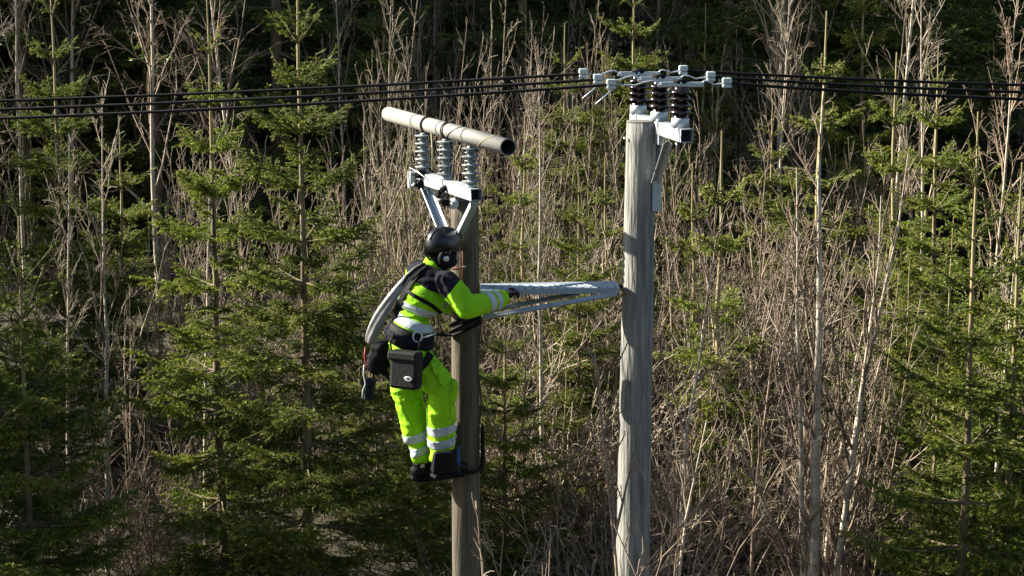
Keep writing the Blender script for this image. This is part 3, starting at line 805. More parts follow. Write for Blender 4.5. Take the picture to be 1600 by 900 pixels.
# ---- right bracket with the live cables
br_d = Vector((0.205, -0.979, 0)).normalized()
Y2 = YR - 0.03
br_mid = at(1030, 198, Y2)
beam_r, rd_, rs_, ru_ = hollow_beam(pole_r, br_mid, br_d, -0.62, 0.66, 0.043, 0.004, M['white_steel'])
ins_r = []
for i, (px, py) in enumerate(((998, 178), (1029, 188), (1061, 199))):
    t = (-0.54, 0.0, 0.50)[i]
    b = br_mid + br_d * t + Vector((0, 0, 0.044))
    sh = [(0.20 + 0.215 * j, 0.072, 0.018, 0.010) for j in range(4)]
    o = insulator(pole_r, b, (0, 0, 1), 0.205, 0.048, sh, M['porc_brown'], M['galv_dull'], 0.060, 0.062)
    ins_r.append(b + Vector((0, 0, 0.062 + 0.205)))
# mounting plate, strut to the pole
mb = MB(); mb.box(at(1026, 205, YR - 0.06), br_d * 0.09, rs_ * 0.012, Vector((0, 0, 0.085)), 0.004); mb.build('mounting_plate', M['white_steel'], pole_r)
angle_bar(pole_r, at(1047, 222, YR - 0.42), at(1027, 285, YR - 0.10), 0.046, 0.006, (-0.6, -1, 0), M['white_steel'], 'brace')
angle_bar(pole_r, at(1034, 205, YR + 0.05), at(1024, 270, YR + 0.02), 0.040, 0.006, (0.8, -1, 0), M['galv_dull'], 'brace')
mb = MB(); mb.box(at(1026, 300, YR - 0.07), Vector((0.030, 0, 0)), Vector((0, 0.012, 0)), Vector((0, 0, 0.135)), 0.004); mb.build('brace_plate', M['galv_dull'], pole_r)
mb = MB(); mb.tube([at(1057, 223, YR - 0.55), at(1058, 231, YR - 0.55)], 0.006, 8); mb.build('hanging_bolt', M['bolt'], pole_r)
mb = MB(); mb.ball(at(976, 216, YR - 0.05), (0.011, 0, 0), (0, 0.011, 0), (0, 0, 0.011)); mb.build('bolt', M['bolt'], pole_r)
# cables: each conductor one thing running through its clamp bar on the insulator
cl_names = ('rear black power cable of the three on the grey pole, on the far brown insulator',
            'middle black power cable of the three on the grey pole, on the central brown insulator',
            'front black power cable of the three, on the brown insulator nearest the camera')
specs = [((914, 115), (1065, 110), 157.5, 133), ((937, 124), (1108, 120), 171, 144), ((958, 132), (1133, 130), 185, 155)]
for i, tip in enumerate(ins_r):
    (lx, ly), (rx, ry), yl0, yr0 = specs[i]
    Yi = tip.y
    cbl = empty('power_cable', tip, cl_names[i], 'power cable', 'power cables on the grey pole')
    top = tip + Vector((0, 0, 0.018))
    pL, pR = at(lx, ly, Yi), at(rx, ry, Yi)
    # sagging spans: left and right, well beyond the frame
    for (p, pe, sgn, nm) in ((pL, at(0, yl0, Yi + 0.35), -1, 'left'), (pR, at(1600, yr0, Yi + 0.30), 1, 'right')):
        dx = (pe.x - p.x); sl = (pe.z - p.z) / dx; pts = []
        for k in range(40):
            x = 9.0 * (k / 39) ** 1.3 * sgn
            u = x / dx
            z = p.z + (pe.z - p.z) * u * (1.28 - 0.28 * u)
            y = p.y + (pe.y - p.y) * u
            pts.append(Vector((p.x + x, y, z)))
        mb = MB(); mb.tube(pts, 0.0105, 8); mb.build('conductor', M['cable'], cbl)
    # clamp bar on the insulator
    mb = MB()
    dirx = Vector((1, -0.03, 0)).normalized()
    mb.box(top + dirx * -0.08, dirx * 0.055, Vector((0, 0.014, 0)), Vector((0, 0, 0.012)), 0.004)
    mb.box(top + dirx * 0.09, dirx * 0.06, Vector((0, 0.014, 0)), Vector((0, 0, 0.012)), 0.004)
    mb.box(top + Vector((0, 0, -0.012)), dirx * 0.15, Vector((0, 0.020, 0)), Vector((0, 0, 0.008)), 0.003)
    bar = mb.build('clamp_bar', M['alu'], cbl)
    for s_ in (-0.125, 0.0, 0.13):
        m2 = MB(); m2.lathe(top + dirx * s_ + Vector((0, -0.016, 0.002)), (0, -1, 0.3), [(0, 0.008), (0.012, 0.008)], 8); m2.build('bolt', M['bolt'], bar)
    mb = MB(); mb.tube([top + dirx * -0.05 + Vector((0, 0, 0.014)), top + dirx * 0.04 + Vector((0, 0, 0.014))], 0.016, 10); mb.build('cable_sleeve', M['cable'], cbl)
    # bare jumper wires from bar to the end clamps
    for p, s_ in ((pL, -1), (pR, 1)):
        a = top + dirx * s_ * 0.13; m_ = a.lerp(p, 0.35) + Vector((0, 0, 0.012)); m3 = a.lerp(p, 0.75) + Vector((0, 0, -0.004))
        pts = [a, a.lerp(m_, 0.5) + Vector((0, 0, 0.014)), m_, m_.lerp(m3, .5) + Vector((0, 0, -0.012)), m3, p]
        mb = MB(); mb.tube(pts, 0.0055, 8); mb.build('jumper', M['galv_dull'], cbl)
        mb = MB(); q = p + Vector((0.012 * s_, 0, 0.004))
        mb.box(q + Vector((0, 0, 0.012)), Vector((0.032, 0, 0)), Vector((0, 0.026, 0)), Vector((0, 0, 0.020)), 0.010)
        mb.box(q + Vector((0, 0, -0.022)), Vector((0.030, 0, 0)), Vector((0, 0.024, 0)), Vector((0, 0, 0.011)), 0.007)
        cb = mb.build('end_clamp', M['clamp_white'], cbl)
        m2 = MB()
        for e_ in (-0.012, 0.014): m2.lathe(q + Vector((e_, -0.004, 0.030)), (0, 0, 1), [(0, 0.005), (0.011, 0.005)], 8)
        m2.build('clamp_bolts', M['black_rubber'], cb)
    if i > 0:
        e = at((910, 930)[i - 1], (154, 163)[i - 1], Yi - 0.1)
        mb = MB(); mb.tube([pL + Vector((0.0, -0.01, -0.03)), e], [0.006, 0.004], 6); mb.build('arcing_horn', M['galv_dull'], cbl)
    else:
        mb = MB(); mb.tube([pL + Vector((-0.01, -0.01, -0.02)), pL + Vector((-0.08, -0.02, -0.06))], [0.005, 0.003], 6); mb.build('arcing_horn', M['galv_dull'], cbl)

# ---- perforated platform between the poles
plat = empty('pole_platform', at(858, 445, YP), 'galvanised perforated steel platform fixed between the two poles', 'platform')
A = at(751, 449, YP - 0.03); B = at(966, 445, YP + 0.0)
dA, _, _ = basis(B - A); sA = Vector((-dA.y, dA.x, 0)).normalized(); uA = dA.cross(sA)
if uA.z < 0: uA = -uA
mid, hl = (A + B) / 2, (B - A).length / 2
hw = 0.13
mb = MB(); mb.box(mid, dA * hl, sA * hw, uA * 0.003, 0.001); mb.build('deck', M['galv'], plat)
for s_, nm in ((-1, 'flange'), (1, 'flange')):
    mb = MB(); mb.box(mid + sA * s_ * (hw + 0.004) + uA * -0.015, dA * hl, sA * 0.003, uA * 0.019, 0.001); mb.build(nm, M['galv'], plat)
tread = MB(); dd = (sA + dA * -0.8).normalized()
tread.box((0, 0, 0.002), dd * 0.058, dd.cross(uA) * 0.0034, uA * 0.0018, 0.0006)
tm = tread.mesh('tread'); tm.materials.append(M['galv_pale'])
hole = MB(); hole.lathe((0, 0, 0.0), uA, [(0, 0.011), (0.0012, 0.011)], 12); hm = hole.mesh('drain_hole'); hm.materials.append(M['hollow'])
Wp = world_mat(plat).inverted()
for i in range(16):
    t = -hl + 0.06 + i * (2 * hl - 0.11) / 15
    for j in (0.0,):
        o = bpy.data.objects.new('tread', tm); COL.objects.link(o); o.parent = plat
        o.location = Wp @ (mid + dA * t + sA * hw * j + uA * 0.003)
        o = bpy.data.objects.new('drain_hole', hm); COL.objects.link(o); o.parent = plat
        o.location = Wp @ (mid + dA * (t + 0.022) + sA * hw * (j - 0.78) + uA * 0.0034)
angle_bar(plat, at(755, 496, YP - 0.18), at(964, 459, YP - 0.18), 0.036, 0.005, (0, -1, 0.4), M['galv_pale'])
angle_bar(plat, at(760, 486, YP + 0.02), at(905, 458, YP + 0.04), 0.034, 0.005, (0, -1, 0.4), M['galv_pale'])
for px, py in ((859, 474), (955, 458)):
    mb = MB(); mb.lathe(at(px, py, YP - 0.185), (0, -1, 0.1), [(0, 0.009), (0.012, 0.009)], 8); mb.build('bolt', M['bolt'], plat)
mb = MB(); mb.lathe(at(968, 447, YP + 0.0), (0.2, -1, 0), [(0, 0.016), (0.03, 0.016)], 10); mb.build('bolt', M['black_rubber'], plat)
mb = MB(); mb.box(at(769, 458, YP - 0.172), dA * 0.022, sA * 0.001, uA * 0.008); mb.build('sticker', mat('yellow_sticker', (0.62, 0.62, 0.10), 0.6), plat)

# ================================================================== the worker
M['hivis'] = mat('fluorescent_yellow_cloth', (0.34, 0.74, 0.012), 0.8, var=(0.22, 0.52, 0.012), scale=5, bump=0.55, bscale=13, trans=0.12, spec=0.2)
M['navy'] = mat('navy_cloth', (0.006, 0.0065, 0.013), 0.9, var=(0.009, 0.0095, 0.017), scale=14, bump=0.3, bscale=30, spec=0.2)
M['silver'] = mat('silver_reflective_tape', (0.44, 0.49, 0.54), 0.45, 0.0, var=(0.36, 0.41, 0.47), scale=20, bump=0.15, bscale=60)
M['skin'] = mat('skin', (0.52, 0.33, 0.25), 0.55, var=(0.46, 0.28, 0.21), scale=20)
M['helmet'] = mat('black_helmet_shell', (0.004, 0.0045, 0.005), 0.3, coat=0.15)
M['matte_black'] = mat('matte_black_plastic', (0.0035, 0.0035, 0.0045), 0.7, var=(0.006, 0.006, 0.007), scale=30, spec=0.15)
M['glove'] = mat('black_glove', (0.005, 0.005, 0.007), 0.8, spec=0.2, bump=0.4, bscale=60)
M['leather'] = mat('black_leather', (0.005, 0.005, 0.005), 0.6, var=(0.008, 0.0075, 0.0075), scale=14, spec=0.2, bump=0.4, bscale=40)
M['pouch'] = mat('dark_grey_pouch', (0.0060, 0.0062, 0.0066), 0.7, var=(0.009, 0.009, 0.0095), scale=9, bump=0.15, bscale=60, spec=0.3)
M['sling'] = mat('light_grey_coated_cloth', (0.27, 0.27, 0.26), 0.42, 0, var=(0.16, 0.165, 0.16), scale=6, bump=0.5, bscale=9)
M['red'] = mat('red_plastic', (0.22, 0.008, 0.012), 0.6)
M['blue'] = mat('blue_webbing', (0.03, 0.09, 0.30), 0.7)
M['cloth_dark'] = mat('dark_blue_rag', (0.030, 0.042, 0.055), 0.9, var=(0.045, 0.06, 0.07), scale=12, bump=0.5, bscale=12)
M['hair'] = mat('brown_hair', (0.06, 0.04, 0.025), 0.7)
M['eye'] = mat('eye_white', (0.8, 0.78, 0.75), 0.3)

def voxel(mb, name, vs, smooth=6, wr=0.0, wscale=14.0, seed=0.0, aniso=(1, 1, 2.2), factor=0.5):
    me = mb.mesh(name + '_raw')
    o = bpy.data.objects.new('tmp_surface', me); ts = bpy.data.scenes.new('tmp'); ts.collection.objects.link(o)
    md = o.modifiers.new('r', 'REMESH'); md.mode = 'VOXEL'; md.voxel_size = vs; md.use_smooth_shade = True
    ms = o.modifiers.new('s', 'SMOOTH'); ms.iterations = smooth; ms.factor = factor
    with bpy.context.temp_override(scene=ts, view_layer=ts.view_layers[0]): dg = bpy.context.evaluated_depsgraph_get()
    out = bpy.data.meshes.new_from_object(o.evaluated_get(dg))
    bpy.data.objects.remove(o); bpy.data.meshes.remove(me); bpy.data.scenes.remove(ts)
    if wr:
        for v in out.vertices:
            c = v.co; n = v.normal
            f = noise.noise((c.x * wscale * aniso[0] + seed, c.y * wscale * aniso[1], c.z * wscale * aniso[2]))
            f2 = noise.noise((c.x * wscale * 0.45 + seed + 9, c.y * wscale * 0.45, c.z * wscale * 0.9))
            v.co = c + n * wr * (1 - 2 * abs(f) + 0.9 * f2)
    out.name = name
    for p in out.polygons: p.use_smooth = True
    return out

def cut(me, planes):
    bm = bmesh.new(); bm.from_mesh(me)
    for co, no in planes:
        bmesh.ops.bisect_plane(bm, geom=bm.verts[:] + bm.edges[:] + bm.faces[:], plane_co=co, plane_no=no, dist=1e-6)
    bm.to_mesh(me); bm.free()
def band(me, co, no, width, flt, name, m, parent, off=0.003):
    """cloth tape: the strip of the surface between two planes, set proud of it"""
    no = Vector(no).normalized(); co = Vector(co)
    bm = bmesh.new(); bm.from_mesh(me)
    for s_ in (-1, 1):
        bmesh.ops.bisect_plane(bm, geom=bm.verts[:] + bm.edges[:] + bm.faces[:], plane_co=co + no * s_ * width / 2, plane_no=no, dist=1e-6)
    dele = [f for f in bm.faces if abs((f.calc_center_median() - co).dot(no)) > width / 2 or not flt(f.calc_center_median())]
    bmesh.ops.delete(bm, geom=dele, context='FACES')
    bm.normal_update()
    for v in bm.verts: v.co += v.normal * off
    ret = bmesh.ops.solidify(bm, geom=bm.faces[:], thickness=0.0025)
    out = bpy.data.meshes.new(name); bm.to_mesh(out); bm.free()
    out.materials.append(m)
    for p in out.polygons: p.use_smooth = True
    o = bpy.data.objects.new(name, out); COL.objects.link(o)
    W = world_mat(parent); out.transform(W.inverted()); o.parent = parent
    return o
def attach(me, name, parent, mats):
    for m_ in mats: me.materials.append(m_)
    o = bpy.data.objects.new(name, me); COL.objects.link(o); o.parent = parent
    me.transform(world_mat(parent).inverted())
    return o

J = dict(pelvis=at(636, 548, 13.36), waist=at(643, 516, 13.36), chest=at(660, 462, 13.36), ubk=at(668, 436, 13.37), neck=at(680, 412, 13.37), head=at(694, 390, 13.37),
         rs=at(698, 442, 13.23), re=at(728, 480, 13.12), rw=at(783, 467, 13.36), ls=at(652, 440, 13.54), le=at(700, 474, 13.84), lw=at(740, 464, 13.80),
         rh=at(645, 556, 13.28), rk=at(690, 606, 13.32), ra=at(690, 718, 13.42), lh=at(625, 558, 13.45), lk=at(643, 640, 13.50), la=at(658, 722, 13.56))
ft = Vector((0.84, 0.54, 0)).normalized()          # the way he faces
person_base = J['ra'] + Vector((0, 0, -0.1))
person = empty('person', person_base, 'lineman in yellow high visibility suit and black helmet hugging the brown pole', 'person')
ut = (J['neck'] - J['pelvis']).normalized()
rt = ft.cross(ut).normalized(); fw = ut.cross(rt).normalized()      # right of him, forward of him
def torso(mb, add, lo=0.0):
    for key, wx, wy, hh, sh in (('pelvis', .165, .135, .12, 0), ('waist', .160, .128, .13, 0), ('chest', .185, .140, .14, -.01), ('ubk', .178, .118, .11, -.015)):
        if lo and key == 'pelvis': continue
        c = J[key] + fw * sh
        mb.ball(c, rt * (wx + add), fw * (wy + add), ut * (hh + add), 24, 14)
# body: one continuous surface, head with a face, neck, trunk, limbs
hf = Vector((0.87, 0.48, -0.06)).normalized(); hr = hf.cross(Vector((0, 0, 1))).normalized(); hu = hr.cross(hf)
hc = J['head']
mb = MB(); torso(mb, -0.022)
mb.chain([J['ubk'], J['neck'], hc - hf * 0.01], [.07, .058, .06])
mb.ball(hc + hu * 0.02, hf * .096, hr * .076, hu * .100, 24, 16)
mb.ball(hc + hf * .035 - hu * .055, hf * .062, hr * .060, hu * .065, 18, 12)
mb.ball(hc + hf * .060 - hu * .095, hf * .028, hr * .030, hu * .022, 14, 8)
mb.ball(hc + hf * .104 - hu * .025, hf * .022, hr * .015, hu * .030, 12, 8)      # nose
mb.ball(hc + hf * .092 - hu * .072, hf * .012, hr * .026, hu * .010, 12, 8)      # lips
for s_ in (-1, 1):
    mb.ball(hc + hr * s_ * .078 - hu * .015 - hf * .008, hf * .020, hr * .010, hu * .032, 12, 8)   # ears
    mb.ball(hc + hf * .080 + hr * s_ * .034 + hu * .018, hf * .014, hr * .026, hu * .010, 12, 8)   # brow
mb.chain([J['rs'] - rt * .03, J['re'], J['rw']], [.052, .042, .030])
mb.chain([J['ls'] + rt * .03, J['le'], J['lw']], [.052, .042, .030])
mb.chain([J['ubk'], J['rs']], [.07, .055]); mb.chain([J['ubk'], J['ls']], [.07, .055])
mb.chain([J['rh'], J['rk'], J['ra']], [.082, .058, .040])
mb.chain([J['lh'], J['lk'], J['la']], [.082, .058, .040])
body = attach(voxel(mb, 'body', 0.008, 4), 'body', person, [M['skin']])
for s_ in (-1, 1):
    mb = MB(); mb.ball(hc + hf * .088 + hr * s_ * .032 + hu * .004, hf * .010, hr * .012, hu * .010, 14, 10); e_ = mb.build('eye', M['eye'], person)
    mb = MB(); mb.ball(hc + hf * .0965 + hr * s_ * .033 + hu * .004, hf * .003, hr * .005, hu * .005, 10, 8); mb.build('iris', M['hair'], e_)
mb = MB(); mb.chain([hc - hf * .028 + hu * .01, hc - hf * .022 - hu * .07, J['neck'] - ut * .01 + fw * .004], [.088, .076, .072]); mb.ball(hc + hf * .020 - hu * .080, hf * .078, hr * .074, hu * .050, 18, 12); mb.ball(hc + hf * .022 - hu * .03, hf * .066, hr * .080, hu * .06, 18, 12)  # dark hood also carried over the cheeks, standing in for shade on the face
attach(voxel(mb, 'balaclava_face_shade', .008, 5, wr=.002), 'balaclava_face_shade', person, [M['navy']])

# jacket
mb = MB(); torso(mb, 0.006, 1)
mb.chain([J['ubk'] - ut * .01, J['rs']], [.085, .078]); mb.chain([J['ubk'] - ut * .01, J['ls']], [.085, .078])
mb.chain([J['rs'], J['rs'].lerp(J['re'], .5) + Vector((0.01, 0, 0.0)), J['re'], J['re'].lerp(J['rw'], .5), J['rw']], [.080, .082, .078, .068, .055])
mb.chain([J['ls'], J['le'], J['lw']], [.080, .074, .055])
mb.chain([J['ubk'], J['neck'] - ut * .02], [.085, .068])
jk = voxel(mb, 'jacket', 0.009, 7, wr=0.0075, wscale=9, seed=1.7)
arm_d = (J['re'] - J['rs']).normalized(); fa_d = (J['rw'] - J['re']).normalized()
yoke_co = at(668, 452, 13.2); yoke_no = (ut + rt * 0.22).normalized()
slv_co = at(712, 446, 13.15); slv_no = Vector((0.80, -0.1, -0.62)).normalized()
cut(jk, [(yoke_co, yoke_no), (slv_co, slv_no)])
jo = attach(jk, 'jacket', person, [M['hivis'], M['navy']])
Wj = world_mat(jo)
jk_w = jk.copy(); jk_w.transform(Wj)                 # world-space copy for bands and straps
for p in jk.polygons:
    c = Wj @ p.center
    if (c - yoke_co).dot(yoke_no) > 0 and (c - slv_co).dot(slv_no) < 0 and (c - J['le']).length > 0.14 and (c - J['neck']).dot(ut) < 0.005:
        p.material_index = 1
def near_torso(c): return abs((c - J['chest']).dot(rt)) < 0.26 and (c - J['rs'].lerp(J['re'], .8)).length > 0.13 and (c - J['re'].lerp(J['rw'], .35)).length > 0.15 and (c - J['le']).length > 0.12
s1 = at(650, 486, 13.2); s2 = at(640, 508, 13.2)
band(jk_w, s1, ut + rt * 0.02, 0.056, near_torso, 'reflective_stripe', M['silver'], jo)
band(jk_w, s2, ut + rt * 0.02, 0.056, near_torso, 'reflective_stripe', M['silver'], jo)
for tt in (0.60, 0.82):
    c0 = J['re'].lerp(J['rw'], tt)
    band(jk_w, c0, fa_d + Vector((0, 0, 0.15)), 0.050 if tt < .7 else 0.042, lambda c, c0=c0: (c - c0).length < 0.13, 'reflective_stripe', M['silver'], jo)
for tt in (0.45, 0.75):
    c0 = J['le'].lerp(J['lw'], tt)
    band(jk_w, c0, (J['lw'] - J['le']), 0.045, lambda c, c0=c0: (c - c0).length < 0.12, 'reflective_stripe', M['silver'], jo)
# collar
mb = MB(); mb.lathe(J['neck'] - ut * 0.035 - fw * 0.005, (ut + fw * 0.25), [(0, .082), (.03, .080), (.075, .076), (.078, .070), (.03, .070)], 28); mb.build('collar', M['hivis'], jo)
mb = MB(); mb.lathe(J['rw'] - fa_d * 0.012, fa_d, [(0, .054), (.02, .052), (.022, .046), (.0, .044)], 20); mb.build('cuff', M['navy'], jo)
# trousers
mb = MB()
mb.ball(J['pelvis'] - ut * .01, rt * .172, fw * .142, ut * .13, 24, 14)
mb.chain([J['rh'], J['rh'].lerp(J['rk'], .55), J['rk'], J['rk'].lerp(J['ra'], .45), J['ra'] + Vector((0, 0, .045))], [.110, .108, .096, .094, .088])
mb.chain([J['lh'], J['lh'].lerp(J['lk'], .55), J['lk'], J['lk'].lerp(J['la'], .45), J['la'] + Vector((0, 0, .06))], [.110, .108, .095, .086, .074])
tr_me = voxel(mb, 'trousers', 0.009, 6, wr=0.013, wscale=8, seed=4.2, aniso=(1, 1, 1.9))
to = attach(tr_me, 'trousers', person, [M['hivis']])
tr_w = tr_me.copy(); tr_w.transform(world_mat(to))
for ck, ca, pys in ((J['rk'], J['ra'], (666, 687)), (J['lk'], J['la'], (679, 701))):
    for py in pys:
        f = (py - proj(ck)[1]) / (proj(ca)[1] - proj(ck)[1])
        c0 = ck.lerp(ca, f); d0 = (ck - ca).normalized()
        band(tr_w, c0, d0 + Vector((-0.16, 0, 0)), 0.062, lambda c, c0=c0: (c - c0).length < 0.14 and abs((c - c0).dot(rt)) < 0.125, 'reflective_stripe', M['silver'], to, off=0.004)
# knee pocket and side seam flap on the near leg
mb = MB(); kc = J['rk'] + Vector((0.075, -0.045, -0.02)); mb.ball(kc, (0.035, 0.02, 0), (-0.02, 0.03, 0), (0.01, 0, 0.095), 14, 10); mb.build('knee_pad_pocket', M['hivis'], to)
# boots
def boot(anke, d, nm='boot'):
    d = Vector(d).normalized(); s_ = d.cross(Vector((0, 0, 1)))
    z = Vector((0, 0, 1)); a = anke
    mb = MB(); mb.chain([a + z * .08, a + z * .0, a - z * .05], [.060, .056, .052])
    mb.chain([a - z * .062 - d * .035, a - z * .066 + d * .07, a - z * .074 + d * .165], [.044, .044, .036])
    o = attach(voxel(mb, 'boot', 0.007, 4, wr=0.002, wscale=30), nm, person, [M['leather']])
    mb = MB(); mb.box(a - z * .112 + d * .062, d * .135, s_ * .046, z * .014, .012); mb.build('sole', M['black_rubber'], o)
    mb = MB(); mb.lathe(a - z * .02, z, [(0, .060), (.018, .061), (.02, .056)], 20); mb.build('ankle_strap', M['matte_black'], o)
    mb = MB(); mb.box(a - z * .012 + s_ * .060, d * .014, s_ * .005, z * .012, .002); mb.build('buckle', M['bolt'], o)
    return o
fr = Vector((0.85, 0.45, 0)).normalized()
boot(J['ra'], fr); boot(J['la'], Vector((0.9, 0.2, 0)))
# gloves: palm, four fingers, a thumb
def hand(wr, d, palm, name):
    """d: along the hand, palm: the way the palm faces; fingers curl to the palm"""
    d = Vector(d).normalized(); pn = Vector(palm); pn = (pn - d * pn.dot(d)).normalized(); sd = d.cross(pn)      # sd: towards the thumb
    mb = MB()
    mb.chain([wr - d * .03, wr + d * .02], [.036, .034])
    mb.ball(wr + d * .055, d * .050, sd * .043, pn * .020, 16, 10)
    for i, (o_, L_) in enumerate(((.031, .078), (.011, .088), (-.010, .082), (-.030, .064))):
        p = wr + d * .092 + sd * o_; q = [p]; a = 22 + 5 * i
        for f_ in (.45, .32, .23):
            dirv = d * math.cos(R(a)) + pn * math.sin(R(a)); q.append(q[-1] + dirv * L_ * f_); a += 42
        mb.chain(q, [.0115, .011, .0105, .009], 0.5)
    q = [wr + d * .035 + sd * .036, wr + d * .062 + sd * .066 + pn * .012, wr + d * .088 + sd * .078 + pn * .026]
    mb.chain(q, [.015, .013, .010], 0.5)
    return attach(voxel(mb, 'glove', 0.0045, 2), name, person, [M['glove']])
hand(J['rw'] + fa_d * 0.01, Vector((0.75, 0.55, 0.45)), Vector((0.45, 0.75, -0.75)), 'glove')
hand(J['lw'], Vector((0.95, -0.1, 0.1)), Vector((0.1, -0.9, -0.35)), 'glove')

# helmet with ear muffs
mb = MB(); n = 32; prof = []
hb = hc + hu * 0.035 - hf * 0.008
rings = []
for j in range(13):
    th = math.radians(90 * j / 12)
    rr_, zz = math.cos(th), math.sin(th)
    if j == 0: rr_ = 1.0
    rings.append([mb.bm.verts.new(hb + hf * (.134 * rr_ ** 0.9 * math.cos(a) ) + hr * (.108 * rr_ ** 0.9 * math.sin(a)) + hu * (.126 * zz)) for a in [2 * math.pi * k / n for k in range(n)]])
low = [mb.bm.verts.new(hb + hf * (.136 * math.cos(a)) + hr * (.110 * math.sin(a)) - hu * (.035 + .035 * max(0, -math.cos(a)))) for a in [2 * math.pi * k / n for k in range(n)]]
inn = [mb.bm.verts.new(hb + hf * (.118 * math.cos(a)) + hr * (.094 * math.sin(a)) - hu * (.030 + .03 * max(0, -math.cos(a)))) for a in [2 * math.pi * k / n for k in range(n)]]
rings = [inn, low] + rings
for r0_, r1_ in zip(rings, rings[1:]):
    for k in range(n):
        f = mb.bm.faces.new((r0_[k], r0_[(k + 1) % n], r1_[(k + 1) % n], r1_[k])); f.smooth = True
bmesh.ops.remove_doubles(mb.bm, verts=mb.bm.verts[:], dist=1e-5)
helm = mb.build('helmet', M['helmet'], person)
mb = MB(); mb.box(hb + hf * .136 - hu * .034, hf * .014, hr * .07, hu * .004, .003); mb.build('peak', M['helmet'], helm)
for k in (-1, 0, 1):
    mb = MB(); mb.tube([hb + hf * (.134 * math.cos(t_)) * 1.005 + hu * (.121 * math.sin(t_)) + hr * k * .032 * (1 if abs(k) else 0) for t_ in [math.radians(q) for q in range(20, 161, 14)]], .0045, 6); mb.build('ridge', M['helmet'], helm)
for s_ in (-1, 1):
    c = hc + hr * s_ * .098 - hu * .046 - hf * .045
    mb = MB(); mb.ball(c, hf * .048, hr * .030, hu * .058, 20, 12); em = mb.build('ear_muff', M['matte_black'], helm)
    mb = MB(); mb.lathe(c + hr * s_ * .020, hr * s_, [(0, .022), (.008, .021), (.012, .012)], 18); mb.build('muff_hub', M['bolt'], em)
    mb = MB(); mb.tube([c + hr * s_ * .022, c + hr * s_ * .026 + hu * .045, hb + hr * s_ * .110 - hu * .015], .006, 8); mb.build('muff_arm', M['matte_black'], em)
mb = MB(); mb.tube([hb + hr * .098 - hu * .03 - hf * .05, hc + hr * .070 - hu * .075 + hf * .02, hc + hf * .065 - hu * .118, hc - hr * .070 - hu * .075 + hf * .02, hb - hr * .098 - hu * .03 - hf * .05], .007, 6); mb.build('chin_strap', M['matte_black'], helm)
mb = MB(); mb.tube([hb - hf * .128 - hu * .068, hc - hf * .10 - hu * .075, hc - hf * .05 + hr * .07 - hu * .08], .008, 6); mb.build('nape_strap', M['matte_black'], helm)

# ---- harness: belt and straps laid on the cloth
bm_ = bmesh.new(); bm_.from_mesh(jk_w); bm_.from_mesh(tr_w); bvh = BVHTree.FromBMesh(bm_); bm_.free()
cam_p = Vector((0, 0, CZ))
def on_body(px, py, off=0.008, fall=13.3):
    d = (at(px, py, 13.0) - cam_p).normalized()
    h = bvh.ray_cast(cam_p + d * 11, d)
    return (h[0] + h[1] * off, h[1]) if h[0] is not None else (at(px, py, fall), Vector((0, -1, 0)))
def strap(pts, width, m, name, parent, n=24, th=0.005, off=0.008):
    """a flat strap laid over the clothing through the given places"""
    P_ = []
    for i in range(n + 1):
        f = i / n * (len(pts) - 1); k = min(int(f), len(pts) - 2); u = f - k
        P_.append(on_body(pts[k][0] * (1 - u) + pts[k + 1][0] * u, pts[k][1] * (1 - u) + pts[k + 1][1] * u, off))
    for _ in range(2):
        P_ = [P_[0]] + [((P_[i - 1][0] + P_[i][0] * 2 + P_[i + 1][0]) / 4, (P_[i - 1][1] + P_[i][1] * 2 + P_[i + 1][1]).normalized()) for i in range(1, n)] + [P_[n]]
    mb = MB(); prev = None
    for i, (p, nn) in enumerate(P_):
        t = (P_[min(i + 1, n)][0] - P_[max(i - 1, 0)][0]).normalized(); s_ = t.cross(nn).normalized()
        q = [mb.bm.verts.new(p + s_ * width / 2 * a + nn * th * b) for a, b in ((-1, -1), (1, -1), (1, 1), (-1, 1))]
        if prev:
            for k in range(4): mb.bm.faces.new((prev[k], prev[(k + 1) % 4], q[(k + 1) % 4], q[k]))
        else: mb.bm.faces.new(list(reversed(q)))
        prev = q
    mb.bm.faces.new(prev)
    return mb.build(name, m, parent)
harness = empty('climbing_harness', J['waist'], 'black climbing belt and straps worn round the waist of the lineman', 'harness')
# the belt: a padded ring round the waist
def belt_ring(c, h, add, m, nm, par):
    mb = MB(); rows = []
    for z_, e_ in ((-1, -.004), (-.8, .006), (0, .010), (.8, .006), (1, -.004)):
        rows.append([mb.bm.verts.new(c + ut * (h / 2 * z_) + rt * ((.176 + add + e_) * math.cos(a)) + fw * ((.145 + add + e_) * math.sin(a))) for a in [2 * math.pi * k / 40 for k in range(40)]])
    for r0_, r1_ in zip(rows, rows[1:]):
        for k in range(40):
            f = mb.bm.faces.new((r0_[k], r0_[(k + 1) % 40], r1_[(k + 1) % 40], r1_[k])); f.smooth = True
    mb.bm.faces.new(list(reversed(rows[0]))); mb.bm.faces.new(rows[-1])
    return mb.build(nm, m, par)
belt_ring(J['waist'] - ut * .045, .135, 0.004, M['matte_black'], 'belt_pad', harness)
belt_ring(J['waist'] - ut * .050, .045, 0.016, M['navy'], 'belt', harness)
strap([(636, 455), (655, 466), (676, 478), (690, 490)], .026, M['matte_black'], 'back_strap', harness)
strap([(664, 415), (650, 432), (634, 456), (622, 480), (612, 505)], .045, M['matte_black'], 'shoulder_strap', harness)
strap([(672, 554), (664, 566), (652, 578), (640, 590)], .055, M['matte_black'], 'leg_strap', harness)
strap([(598, 578), (606, 590), (618, 596)], .050, M['matte_black'], 'leg_strap', harness)
M['hivis_dark'] = mat('yellow_cloth_seam', (0.20, 0.50, 0.010), 0.85)
